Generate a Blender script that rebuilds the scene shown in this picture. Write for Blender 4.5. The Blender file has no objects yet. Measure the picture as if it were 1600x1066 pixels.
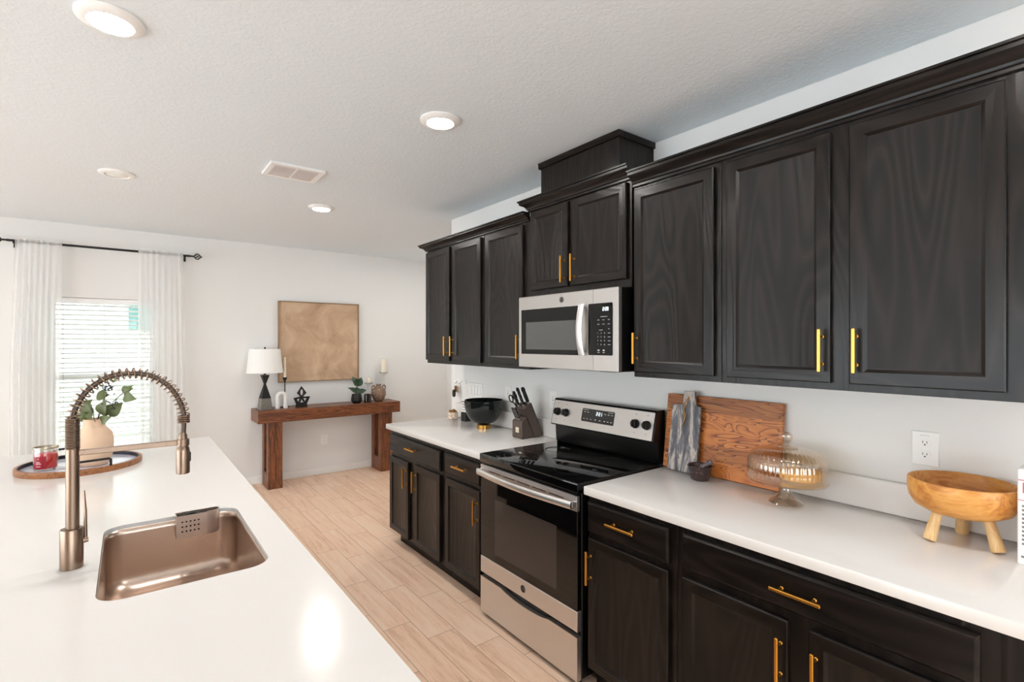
import bpy, bmesh, math, random
from mathutils import Vector, Matrix
random.seed(7)
PI = math.pi
SC = bpy.context.scene
COL = SC.collection

# ------------------------------------------------------------------ camera
cam = bpy.data.cameras.new('camera')
cam.sensor_width = 36.0
cam.lens = 36.0 * 786.0 / 1600.0
cam.shift_y = 2.5 / 1600.0
cam.clip_start = 0.05
camo = bpy.data.objects.new('camera', cam)
COL.objects.link(camo)
camo.location = (0, 0, 1.55)
camo.rotation_euler = (PI / 2, 0, -math.radians(37.36))
SC.camera = camo

# ------------------------------------------------------------------ world, sun, exposure
W = bpy.data.worlds.new('daylight'); SC.world = W
W.use_nodes = True
bg = W.node_tree.nodes['Background']
bg.inputs['Color'].default_value = (0.94, 0.97, 1.0, 1)
bg.inputs['Strength'].default_value = 4.0
sun = bpy.data.lights.new('sun', 'SUN'); sun.energy = 9.0; sun.angle = math.radians(3); sun.color = (.97, .99, 1)
suno = bpy.data.objects.new('sun', sun); COL.objects.link(suno)
suno.rotation_euler = Vector((-.42, .62, .66)).to_track_quat('Z', 'Y').to_euler()
SC.view_settings.view_transform = 'Standard'
SC.view_settings.look = 'None'
SC.view_settings.gamma = 1.0
SC.view_settings.use_curve_mapping = False
SC.view_settings.exposure = 0.82
SC.cycles.max_bounces = 10
SC.cycles.diffuse_bounces = 6
SC.cycles.transparent_max_bounces = 16
SC.cycles.caustics_reflective = False
SC.cycles.caustics_refractive = False
SC.cycles.sample_clamp_indirect = 6.0
LAMP = 135.0         # strength of the recessed lamps

# window openings of the unseen sides of the room (daylight enters here)
def portal(loc, rot, sx, sy):
    l = bpy.data.lights.new('window_daylight', 'AREA'); l.shape = 'RECTANGLE'; l.size = sx; l.size_y = sy
    l.cycles.is_portal = True
    o = bpy.data.objects.new('window_daylight', l); COL.objects.link(o); o.location = loc; o.rotation_euler = rot
portal((-4.62, 2.35, 1.05), (0, -PI / 2, 0), 2.1, 5.7)
portal((0.2, -3.34, 1.4), (PI / 2, 0, 0), 3.4, 1.6)
portal((-0.178, 6.3, 1.23), (-PI / 2, 0, 0), 0.8, 1.46)

# ------------------------------------------------------------------ materials
def lin(c):
    return tuple((x / 12.92 if x <= .04045 else ((x + .055) / 1.055) ** 2.4) for x in [v / 255 for v in c])
def rgba(c): return (*lin(c), 1)
MATS = {}
def new_mat(name):
    m = bpy.data.materials.new(name); m.use_nodes = True
    nt = m.node_tree; p = nt.nodes['Principled BSDF']
    MATS[name] = m
    return m, nt, p
def node(nt, typ, **kw):
    n = nt.nodes.new(typ)
    for k, v in kw.items():
        if k.startswith('i_'):
            n.inputs[k[2:]].default_value = v
        else: setattr(n, k, v)
    return n
def simple(name, col, rough=.5, metal=0., spec=.5, coat=0., var=.04, nscale=30., bump=0., trans=0., ior=1.45, emit=None, es=0.):
    """principled material with a slight procedural variation of its colour"""
    m, nt, p = new_mat(name)
    tc = node(nt, 'ShaderNodeTexCoord')
    nz = node(nt, 'ShaderNodeTexNoise'); nz.inputs['Scale'].default_value = nscale; nz.inputs['Detail'].default_value = 4
    nt.links.new(tc.outputs['Object'], nz.inputs['Vector'])
    mx = node(nt, 'ShaderNodeMix', data_type='RGBA')
    c = lin(col)
    mx.inputs[6].default_value = (*[max(0, x * (1 - var)) for x in c], 1)
    mx.inputs[7].default_value = (*[min(1, x * (1 + var)) for x in c], 1)
    nt.links.new(nz.outputs['Fac'], mx.inputs[0]); nt.links.new(mx.outputs[2], p.inputs['Base Color'])
    p.inputs['Roughness'].default_value = rough; p.inputs['Metallic'].default_value = metal
    p.inputs['Specular IOR Level'].default_value = spec
    p.inputs['Coat Weight'].default_value = coat; p.inputs['Coat Roughness'].default_value = .08
    p.inputs['Transmission Weight'].default_value = trans; p.inputs['IOR'].default_value = ior
    if bump:
        b = node(nt, 'ShaderNodeBump'); b.inputs['Strength'].default_value = bump; b.inputs['Distance'].default_value = .002
        nt.links.new(nz.outputs['Fac'], b.inputs['Height']); nt.links.new(b.outputs['Normal'], p.inputs['Normal'])
    if emit:
        p.inputs['Emission Color'].default_value = (*emit, 1); p.inputs['Emission Strength'].default_value = es
    return m
def wood(name, axis, stops, scale=1., rough=.4, coat=0., bump=.25, stretch=14., ring=3., spec=.5, distort=1.2, pores=0., mulf=6., det=5.):
    """grain runs along axis (0 x, 1 y, 2 z); stops = [(pos, srgb)]"""
    m, nt, p = new_mat(name)
    tc = node(nt, 'ShaderNodeTexCoord'); mp = node(nt, 'ShaderNodeMapping')
    s = [scale * stretch] * 3; s[axis] = scale
    mp.inputs['Scale'].default_value = s
    nt.links.new(tc.outputs['Object'], mp.inputs['Vector'])
    n1 = node(nt, 'ShaderNodeTexNoise'); n1.inputs['Scale'].default_value = ring; n1.inputs['Detail'].default_value = det; n1.inputs['Roughness'].default_value = .5; n1.inputs['Distortion'].default_value = distort
    nt.links.new(mp.outputs['Vector'], n1.inputs['Vector'])
    n2 = node(nt, 'ShaderNodeTexNoise'); n2.inputs['Scale'].default_value = ring * 7; n2.inputs['Detail'].default_value = 3
    nt.links.new(mp.outputs['Vector'], n2.inputs['Vector'])
    mul = node(nt, 'ShaderNodeMath', operation='MULTIPLY'); mul.inputs[1].default_value = mulf
    fr = node(nt, 'ShaderNodeMath', operation='PINGPONG'); fr.inputs[1].default_value = 1.0
    nt.links.new(n1.outputs['Fac'], mul.inputs[0]); nt.links.new(mul.outputs[0], fr.inputs[0])
    ad = node(nt, 'ShaderNodeMix', data_type='FLOAT'); ad.inputs[0].default_value = .4
    nt.links.new(fr.outputs[0], ad.inputs[2]); nt.links.new(n2.outputs['Fac'], ad.inputs[3])
    cr = node(nt, 'ShaderNodeValToRGB')
    while len(cr.color_ramp.elements) < len(stops): cr.color_ramp.elements.new(.5)
    for e, (pos, c) in zip(cr.color_ramp.elements, stops): e.position = pos; e.color = rgba(c)
    nt.links.new(ad.outputs[0], cr.inputs['Fac']); nt.links.new(cr.outputs['Color'], p.inputs['Base Color'])
    b = node(nt, 'ShaderNodeBump'); b.inputs['Strength'].default_value = bump; b.inputs['Distance'].default_value = .0015
    nt.links.new(ad.outputs[0], b.inputs['Height']); nt.links.new(b.outputs['Normal'], p.inputs['Normal'])
    p.inputs['Roughness'].default_value = rough; p.inputs['Specular IOR Level'].default_value = spec
    p.inputs['Coat Weight'].default_value = coat; p.inputs['Coat Roughness'].default_value = .12
    return m
def brushed(name, col, axis, rough=.3):
    m, nt, p = new_mat(name)
    tc = node(nt, 'ShaderNodeTexCoord'); mp = node(nt, 'ShaderNodeMapping')
    s = [400.] * 3; s[axis] = 4.; mp.inputs['Scale'].default_value = s
    nt.links.new(tc.outputs['Object'], mp.inputs['Vector'])
    n1 = node(nt, 'ShaderNodeTexNoise'); n1.inputs['Scale'].default_value = 1; n1.inputs['Detail'].default_value = 2
    nt.links.new(mp.outputs['Vector'], n1.inputs['Vector'])
    mr = node(nt, 'ShaderNodeMapRange'); mr.inputs['To Min'].default_value = rough * .8; mr.inputs['To Max'].default_value = rough * 1.2
    nt.links.new(n1.outputs['Fac'], mr.inputs['Value']); nt.links.new(mr.outputs[0], p.inputs['Roughness'])
    b = node(nt, 'ShaderNodeBump'); b.inputs['Strength'].default_value = .02; b.inputs['Distance'].default_value = .0003
    nt.links.new(n1.outputs['Fac'], b.inputs['Height']); nt.links.new(b.outputs['Normal'], p.inputs['Normal'])
    p.inputs['Base Color'].default_value = rgba(col); p.inputs['Metallic'].default_value = 1
    return m
def glass(name, col=(255, 255, 255), rough=0., opacity=.12, tint=None):
    """clear glass that lets light through: fresnel mix of transparency and reflection"""
    m, nt, p = new_mat(name)
    out = nt.nodes['Material Output']; nt.nodes.remove(p)
    tr = node(nt, 'ShaderNodeBsdfTransparent'); tr.inputs['Color'].default_value = rgba(col)
    gl = node(nt, 'ShaderNodeBsdfGlossy'); gl.inputs['Roughness'].default_value = rough; gl.inputs['Color'].default_value = (1, 1, 1, 1)
    lw_ = node(nt, 'ShaderNodeLayerWeight'); lw_.inputs['Blend'].default_value = .5
    pw = node(nt, 'ShaderNodeMath', operation='POWER'); pw.inputs[1].default_value = 3.; nt.links.new(lw_.outputs['Facing'], pw.inputs[0])
    ad = node(nt, 'ShaderNodeMath', operation='MULTIPLY_ADD'); ad.inputs[1].default_value = .7; ad.inputs[2].default_value = opacity; ad.use_clamp = True
    nt.links.new(pw.outputs[0], ad.inputs[0])
    mx = node(nt, 'ShaderNodeMixShader')
    nt.links.new(ad.outputs[0], mx.inputs[0]); nt.links.new(tr.outputs[0], mx.inputs[1]); nt.links.new(gl.outputs[0], mx.inputs[2])
    nt.links.new(mx.outputs[0], out.inputs['Surface'])
    return m

def m_floor():
    m, nt, p = new_mat('plank_tile')
    L = nt.links.new
    def M(op, a, b=None, c=None):
        n = node(nt, 'ShaderNodeMath', operation=op)
        for i, v in enumerate((a, b, c)):
            if v is None: continue
            if isinstance(v, (int, float)): n.inputs[i].default_value = v
            else: L(v, n.inputs[i])
        return n.outputs[0]
    tc = node(nt, 'ShaderNodeTexCoord'); sx = node(nt, 'ShaderNodeSeparateXYZ'); L(tc.outputs['Object'], sx.inputs[0])
    u = M('DIVIDE', M('SUBTRACT', sx.outputs[0], 1.09), .158)
    i = M('FLOOR', u); fu = M('FRACT', u)
    v = M('DIVIDE', M('ADD', M('SUBTRACT', sx.outputs[1], 3.181), M('MULTIPLY', i, .2057)), .617)
    j = M('FLOOR', v); fv = M('FRACT', v)
    eu = M('MULTIPLY', M('MINIMUM', fu, M('SUBTRACT', 1., fu)), .158)
    ev = M('MULTIPLY', M('MINIMUM', fv, M('SUBTRACT', 1., fv)), .617)
    d = M('MINIMUM', eu, ev)
    grout = M('LESS_THAN', d, .0014)
    cb = node(nt, 'ShaderNodeCombineXYZ'); L(i, cb.inputs[0]); L(j, cb.inputs[1])
    wn = node(nt, 'ShaderNodeTexWhiteNoise', noise_dimensions='2D'); L(cb.outputs[0], wn.inputs['Vector'])
    off = node(nt, 'ShaderNodeVectorMath', operation='MULTIPLY_ADD')
    L(wn.outputs['Color'], off.inputs[0]); off.inputs[1].default_value = (17, 23, 9); L(tc.outputs['Object'], off.inputs[2])
    mp = node(nt, 'ShaderNodeMapping'); mp.inputs['Scale'].default_value = (15, 1.15, 1); L(off.outputs[0], mp.inputs['Vector'])
    n1 = node(nt, 'ShaderNodeTexNoise'); n1.inputs['Scale'].default_value = 2.; n1.inputs['Detail'].default_value = 5; n1.inputs['Distortion'].default_value = .7; L(mp.outputs[0], n1.inputs['Vector'])
    n2 = node(nt, 'ShaderNodeTexNoise'); n2.inputs['Scale'].default_value = 14.; n2.inputs['Detail'].default_value = 4; L(mp.outputs[0], n2.inputs['Vector'])
    g = M('ADD', M('MULTIPLY', n1.outputs['Fac'], .7), M('MULTIPLY', n2.outputs['Fac'], .3))
    g2 = M('ADD', g, M('MULTIPLY', M('SUBTRACT', wn.outputs['Value'], .5), .10))
    cr = node(nt, 'ShaderNodeValToRGB')
    cr.color_ramp.elements.new(.5)
    for e, (pos, c) in zip(cr.color_ramp.elements, ((.28, (216, 174, 145)), (.46, (241, 204, 176)), (.68, (248, 220, 195)))): e.position = pos; e.color = rgba(c)
    L(g2, cr.inputs['Fac'])
    # knots
    vo = node(nt, 'ShaderNodeTexVoronoi'); vo.inputs['Scale'].default_value = 1.9; vo.inputs['Randomness'].default_value = 1
    mp2 = node(nt, 'ShaderNodeMapping'); mp2.inputs['Scale'].default_value = (1.6, 1, 1); L(off.outputs[0], mp2.inputs['Vector']); L(mp2.outputs[0], vo.inputs['Vector'])
    kn = node(nt, 'ShaderNodeMapRange'); kn.inputs['From Min'].default_value = .012; kn.inputs['From Max'].default_value = .05; kn.inputs['To Min'].default_value = .75; kn.inputs['To Max'].default_value = 0
    L(vo.outputs['Distance'], kn.inputs['Value'])
    mk = node(nt, 'ShaderNodeMix', data_type='RGBA'); L(kn.outputs[0], mk.inputs[0]); L(cr.outputs['Color'], mk.inputs[6]); mk.inputs[7].default_value = rgba((118, 84, 62))
    mx = node(nt, 'ShaderNodeMix', data_type='RGBA'); L(grout, mx.inputs[0]); L(mk.outputs[2], mx.inputs[6]); mx.inputs[7].default_value = rgba((158, 124, 102))
    L(mx.outputs[2], p.inputs['Base Color'])
    p.inputs['Roughness'].default_value = .42; p.inputs['Specular IOR Level'].default_value = .4
    b = node(nt, 'ShaderNodeBump'); b.inputs['Strength'].default_value = .3; b.inputs['Distance'].default_value = .002
    L(M('SUBTRACT', M('MULTIPLY', g, .15), grout), b.inputs['Height']); L(b.outputs['Normal'], p.inputs['Normal'])
    return m
def m_ceiling():
    m, nt, p = new_mat('knockdown_ceiling'); L = nt.links.new
    tc = node(nt, 'ShaderNodeTexCoord')
    n1 = node(nt, 'ShaderNodeTexNoise'); n1.inputs['Scale'].default_value = 52; n1.inputs['Detail'].default_value = 3; n1.inputs['Distortion'].default_value = .8
    L(tc.outputs['Object'], n1.inputs['Vector'])
    cr = node(nt, 'ShaderNodeValToRGB'); cr.color_ramp.elements[0].position = .42; cr.color_ramp.elements[1].position = .62
    L(n1.outputs['Fac'], cr.inputs['Fac'])
    b = node(nt, 'ShaderNodeBump'); b.inputs['Strength'].default_value = .16; b.inputs['Distance'].default_value = .004
    L(cr.outputs['Color'], b.inputs['Height']); L(b.outputs['Normal'], p.inputs['Normal'])
    p.inputs['Base Color'].default_value = rgba((224, 232, 237)); p.inputs['Roughness'].default_value = .85
    return m
def m_marble():
    m, nt, p = new_mat('grey_marble'); L = nt.links.new
    tc = node(nt, 'ShaderNodeTexCoord'); mp = node(nt, 'ShaderNodeMapping'); mp.inputs['Rotation'].default_value = (math.radians(48), 0, 0); mp.inputs['Scale'].default_value = (4, 13, 2.2)
    L(tc.outputs['Object'], mp.inputs['Vector'])
    n1 = node(nt, 'ShaderNodeTexNoise'); n1.inputs['Scale'].default_value = 1.3; n1.inputs['Detail'].default_value = 6; n1.inputs['Distortion'].default_value = 1.6; n1.inputs['Roughness'].default_value = .62
    L(mp.outputs[0], n1.inputs['Vector'])
    cr = node(nt, 'ShaderNodeValToRGB'); cr.color_ramp.elements.new(.5); cr.color_ramp.elements.new(.6)
    for e, (pos, c) in zip(cr.color_ramp.elements, ((.38, (58, 60, 68)), (.50, (104, 104, 110)), (.575, (196, 184, 174)), (.68, (92, 90, 96)))): e.position = pos; e.color = rgba(c)
    L(n1.outputs['Fac'], cr.inputs['Fac']); L(cr.outputs['Color'], p.inputs['Base Color']); p.inputs['Roughness'].default_value = .3
    return m
def m_canvas():
    m, nt, p = new_mat('brown_canvas'); L = nt.links.new
    tc = node(nt, 'ShaderNodeTexCoord')
    n1 = node(nt, 'ShaderNodeTexNoise'); n1.inputs['Scale'].default_value = 3.2; n1.inputs['Detail'].default_value = 9; n1.inputs['Distortion'].default_value = .7; n1.inputs['Roughness'].default_value = .62
    L(tc.outputs['Object'], n1.inputs['Vector'])
    cr = node(nt, 'ShaderNodeValToRGB'); cr.color_ramp.elements.new(.5)
    for e, (pos, c) in zip(cr.color_ramp.elements, ((.3, (170, 139, 112)), (.5, (194, 163, 134)), (.72, (218, 190, 161)))): e.position = pos; e.color = rgba(c)
    L(n1.outputs['Fac'], cr.inputs['Fac']); L(cr.outputs['Color'], p.inputs['Base Color']); p.inputs['Roughness'].default_value = .7
    return m
def m_spots(name, base, spots, scale, thr=.25, rough=.5):
    m, nt, p = new_mat(name); L = nt.links.new
    tc = node(nt, 'ShaderNodeTexCoord'); vo = node(nt, 'ShaderNodeTexVoronoi'); vo.inputs['Scale'].default_value = scale
    L(tc.outputs['Object'], vo.inputs['Vector'])
    lt = node(nt, 'ShaderNodeMath', operation='LESS_THAN'); lt.inputs[1].default_value = thr; L(vo.outputs['Distance'], lt.inputs[0])
    mx = node(nt, 'ShaderNodeMix', data_type='RGBA'); L(lt.outputs[0], mx.inputs[0]); mx.inputs[6].default_value = rgba(base); mx.inputs[7].default_value = rgba(spots)
    L(mx.outputs[2], p.inputs['Base Color']); p.inputs['Roughness'].default_value = rough
    return m
def m_sheer():
    m, nt, p = new_mat('sheer_fabric'); L = nt.links.new
    out = nt.nodes['Material Output']; nt.nodes.remove(p)
    tc = node(nt, 'ShaderNodeTexCoord'); wv = node(nt, 'ShaderNodeTexNoise'); wv.inputs['Scale'].default_value = 9
    mp = node(nt, 'ShaderNodeMapping'); mp.inputs['Scale'].default_value = (4, 4, .05); L(tc.outputs['Object'], mp.inputs['Vector']); L(mp.outputs[0], wv.inputs['Vector'])
    df = node(nt, 'ShaderNodeBsdfDiffuse'); df.inputs['Color'].default_value = rgba((246, 246, 245))
    tl = node(nt, 'ShaderNodeBsdfTranslucent'); tl.inputs['Color'].default_value = rgba((246, 246, 245))
    tr = node(nt, 'ShaderNodeBsdfTransparent')
    m1 = node(nt, 'ShaderNodeMixShader'); m1.inputs[0].default_value = .45; L(df.outputs[0], m1.inputs[1]); L(tl.outputs[0], m1.inputs[2])
    mr = node(nt, 'ShaderNodeMapRange'); mr.inputs['To Min'].default_value = .62; mr.inputs['To Max'].default_value = .65; L(wv.outputs['Fac'], mr.inputs['Value'])
    m2 = node(nt, 'ShaderNodeMixShader'); L(mr.outputs[0], m2.inputs[0]); L(tr.outputs[0], m2.inputs[1]); L(m1.outputs[0], m2.inputs[2])
    L(m2.outputs[0], out.inputs['Surface'])
    return m
def emission(name, col, s):
    m, nt, p = new_mat(name)
    p.inputs['Base Color'].default_value = (.8, .8, .8, 1)
    p.inputs['Emission Color'].default_value = (*col, 1); p.inputs['Emission Strength'].default_value = s
    return m

WALL = simple('wall_paint', (230, 230, 228), .7, var=.01, nscale=120, bump=.05)
CEIL = m_ceiling(); FLOOR = m_floor()
TRIM = simple('white_trim', (238, 238, 236), .45, var=.01)
CAB_V = wood('black_oak_upright', 2, [(.15, (13, 10, 9)), (.5, (22, 18, 16)), (.9, (37, 31, 28))], 1., .29, 0., .5, 7, .8, spec=.27, distort=.3, mulf=28., det=1.4)
CAB_H = wood('black_oak_level', 1, [(.15, (13, 10, 9)), (.5, (22, 18, 16)), (.9, (37, 31, 28))], 1., .29, 0., .5, 7, .8, spec=.27, distort=.3, mulf=28., det=1.4)
CAB_P = simple('black_stain', (22, 19, 18), .35, spec=.25)
BRASS = simple('brushed_brass', (226, 164, 72), .32, 1., var=.05)
QUARTZ = simple('white_quartz', (226, 223, 220), .14, var=.012, nscale=200, spec=.5)
STEEL = brushed('stainless_steel', (224, 222, 221), 1, .36)
STEEL_S = brushed('sink_steel', (205, 186, 172), 1, .3)
NICKEL = brushed('brushed_nickel', (146, 125, 109), 2, .3)
STEEL_DIM = brushed('dimmed_stainless_steel', (190, 187, 184), 1, .36)  # darker copy of the stainless steel, lower brightness put into its colour
DARKGL = simple('dark_appliance_glass', (9, 9, 9), .08, spec=.28, var=0)
BLACKGL = simple('black_glass', (7, 7, 8), .04, spec=.6, var=0)
OVENWIN = simple('oven_window_glass', (58, 52, 49), .1, spec=.6, var=.1)  # lighter brown puts the floor's reflection into the glass colour
BLACKPL = simple('black_enamel', (10, 10, 10), .3, var=.05)
BLACKMT = simple('matte_black', (16, 16, 16), .5, var=.1)
MWWIN = simple('microwave_mesh_window', (80, 80, 78), .25, spec=.4, var=.05)
WHITEPL = simple('white_plastic', (240, 240, 238), .35, var=.01)
SLOT = simple('dark_slot', (40, 38, 36), .6)
LEGEND = simple('white_legend', (190, 190, 190), .5)
DIGIT = emission('lit_digits', (.75, .92, 1), .95)
LENS = emission('lit_lens', (1., .965, .92), LAMP)
LENS_OFF = simple('frosted_lens', (235, 235, 232), .3)
RUST_X = wood('rustic_brown_level', 0, [(.05, (44, 22, 10)), (.35, (96, 52, 26)), (.62, (140, 82, 44)), (.9, (58, 30, 15))], 1.0, .42, .1, .3, 11, 2.2, distort=1.6, mulf=8.)
RUST_Z = wood('rustic_brown_upright', 2, [(.05, (44, 22, 10)), (.35, (96, 52, 26)), (.62, (140, 82, 44)), (.9, (58, 30, 15))], 1.0, .42, .1, .3, 11, 2.2, distort=1.6, mulf=8.)
def m_acacia():
    m, nt, p = new_mat('acacia_board'); L = nt.links.new
    tc = node(nt, 'ShaderNodeTexCoord'); sx = node(nt, 'ShaderNodeSeparateXYZ'); L(tc.outputs['Object'], sx.inputs[0])
    d = node(nt, 'ShaderNodeMath', operation='DIVIDE'); d.inputs[1].default_value = .074; L(sx.outputs[2], d.inputs[0])
    f = node(nt, 'ShaderNodeMath', operation='FLOOR'); L(d.outputs[0], f.inputs[0])
    wn = node(nt, 'ShaderNodeTexWhiteNoise', noise_dimensions='1D'); L(f.outputs[0], wn.inputs['W'])
    off = node(nt, 'ShaderNodeVectorMath', operation='MULTIPLY_ADD'); L(wn.outputs['Color'], off.inputs[0]); off.inputs[1].default_value = (7, 5, 9); L(tc.outputs['Object'], off.inputs[2])
    mp = node(nt, 'ShaderNodeMapping'); mp.inputs['Scale'].default_value = (3, 2.2, 13); L(off.outputs[0], mp.inputs['Vector'])
    n1 = node(nt, 'ShaderNodeTexNoise'); n1.inputs['Scale'].default_value = 1.; n1.inputs['Detail'].default_value = 2; n1.inputs['Distortion'].default_value = 1.1; L(mp.outputs[0], n1.inputs['Vector'])
    mu = node(nt, 'ShaderNodeMath', operation='MULTIPLY'); mu.inputs[1].default_value = 13; L(n1.outputs['Fac'], mu.inputs[0])
    fr = node(nt, 'ShaderNodeMath', operation='FRACT'); L(mu.outputs[0], fr.inputs[0])
    cr = node(nt, 'ShaderNodeValToRGB'); cr.color_ramp.elements.new(.5); cr.color_ramp.elements.new(.6)
    for e, (pos, c) in zip(cr.color_ramp.elements, ((0, (196, 124, 60)), (.62, (184, 108, 48)), (.86, (150, 80, 34)), (.97, (84, 42, 20)))): e.position = pos; e.color = rgba(c)
    L(fr.outputs[0], cr.inputs['Fac'])
    hv = node(nt, 'ShaderNodeHueSaturation'); mr = node(nt, 'ShaderNodeMapRange'); mr.inputs['To Min'].default_value = .72; mr.inputs['To Max'].default_value = 1.2
    L(wn.outputs['Value'], mr.inputs['Value']); L(mr.outputs[0], hv.inputs['Value']); L(cr.outputs['Color'], hv.inputs['Color'])
    L(hv.outputs['Color'], p.inputs['Base Color']); p.inputs['Roughness'].default_value = .42
    return m
ACACIA = m_acacia()
OLIVE = wood('honey_wood', 1, [(.1, (176, 106, 40)), (.5, (208, 142, 66)), (.9, (224, 166, 92))], 2., .42, .1, .08, 5, 2.)
PALEWD = wood('pale_wood', 2, [(.1, (212, 170, 112)), (.9, (232, 198, 146))], 2., .5, 0, .08, 9, 3)
TRAYWD = wood('tray_wood', 1, [(.1, (112, 66, 36)), (.6, (152, 98, 58)), (.9, (170, 116, 74))], 3., .4, .1, .1, 5, 3)
BLOCKWD = wood('knife_block_wood', 2, [(.1, (58, 46, 42)), (.6, (76, 62, 56)), (.9, (88, 74, 66))], 3, .4, .1, .1, 9, 3)
MARBLE = m_marble(); CANVAS = m_canvas()
FRAMEWD = simple('champagne_frame', (150, 124, 96), .45, .2)
TRAYSHEEN = simple('tray_base_sheen', (214, 215, 228), .1, 0., var=0)  # pale lavender is the window's reflection put into the tray base colour
GLASS = glass('clear_glass', (250, 250, 248), 0, .06)
WINGLASS = glass('window_glass', (250, 252, 252), 0, .02)
AMBER = glass('peach_glass', (252, 246, 237), .015, .10)
SMOKE = simple('smoked_glass', (20, 24, 23), .07, spec=.5, var=.4, nscale=8)
GOLD = simple('gold_ring', (186, 142, 72), .28, 1., var=.05)
CLAY = simple('pale_clay', (222, 190, 162), .75, var=.08, nscale=12, bump=.2)
LEAF = simple('eucalyptus_leaf', (88, 98, 58), .5, var=.45, nscale=25)
LEAF_D = simple('dark_green_leaf', (34, 62, 38), .35, var=.3, nscale=25)
STEM = simple('stem_green', (84, 78, 50), .6)
BERRY = simple('blue_berry', (42, 44, 66), .5, var=.3)
DRYFL = simple('cream_flower', (222, 190, 140), .6, var=.2)
REDWAX = simple('red_wax', (206, 28, 34), .35, var=.1, spec=.5)
REDLAB = simple('crimson_label', (150, 14, 34), .4, var=.15)
CREAMWAX = simple('cream_wax', (238, 230, 212), .5, var=.03)
SHADE = simple('white_linen_shade', (240, 240, 238), .8, var=.02, nscale=200)
HAMMER = m_spots('hammered_silver', (150, 145, 138), (112, 108, 102), 90, .3, .35)
HAMMER.node_tree.nodes['Principled BSDF'].inputs['Metallic'].default_value = .8
WMARB = simple('white_stone', (226, 224, 220), .45, var=.06, nscale=20)
URN = m_spots('brown_mottle', (132, 104, 86), (170, 146, 126), 38, .34, .55)
AMBJAR = simple('dark_amber_glass', (30, 18, 12), .08, spec=.6, coat=.4, var=.2)
TERR = m_spots('terrazzo', (226, 208, 190), (140, 96, 72), 75, .33, .5)
MOSS = simple('dry_moss', (140, 104, 58), .9, var=.5, nscale=120, bump=1.)
STONE = m_spots('purple_stone', (54, 40, 40), (78, 60, 58), 60, .3, .25)
PESTLE = m_spots('speckled_stone', (84, 76, 80), (140, 132, 134), 70, .32, .25)
CAKE = simple('golden_cake', (236, 186, 92), .6, var=.15, nscale=40, bump=.4)
CORD = simple('leather_cord', (170, 124, 70), .6)
SIDING = simple('white_siding', (232, 232, 230), .6, var=.02)
TEALW = simple('teal_pane', (96, 132, 128), .15, var=.1)
GRASS = simple('lawn_grass', (96, 118, 70), .9, var=.3, nscale=8)
BOUNCE = simple('pale_bounce_ground', (205, 210, 216), .9, var=.05, nscale=3)  # outside ground made pale so daylight bounces up onto the ceiling
SLATM = simple('blind_slat', (240, 241, 242), .4, var=.01)
SHEER = m_sheer()
PAPER = simple('white_paper', (238, 236, 234), .5, var=.02)
PINKINK = simple('pink_ink', (196, 110, 120), .5); GREYINK = simple('grey_ink', (120, 116, 116), .5)
CHROME = simple('chrome', (220, 220, 220), .1, 1., var=0)
KEYBR = simple('brown_leather', (110, 66, 34), .5)

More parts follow.
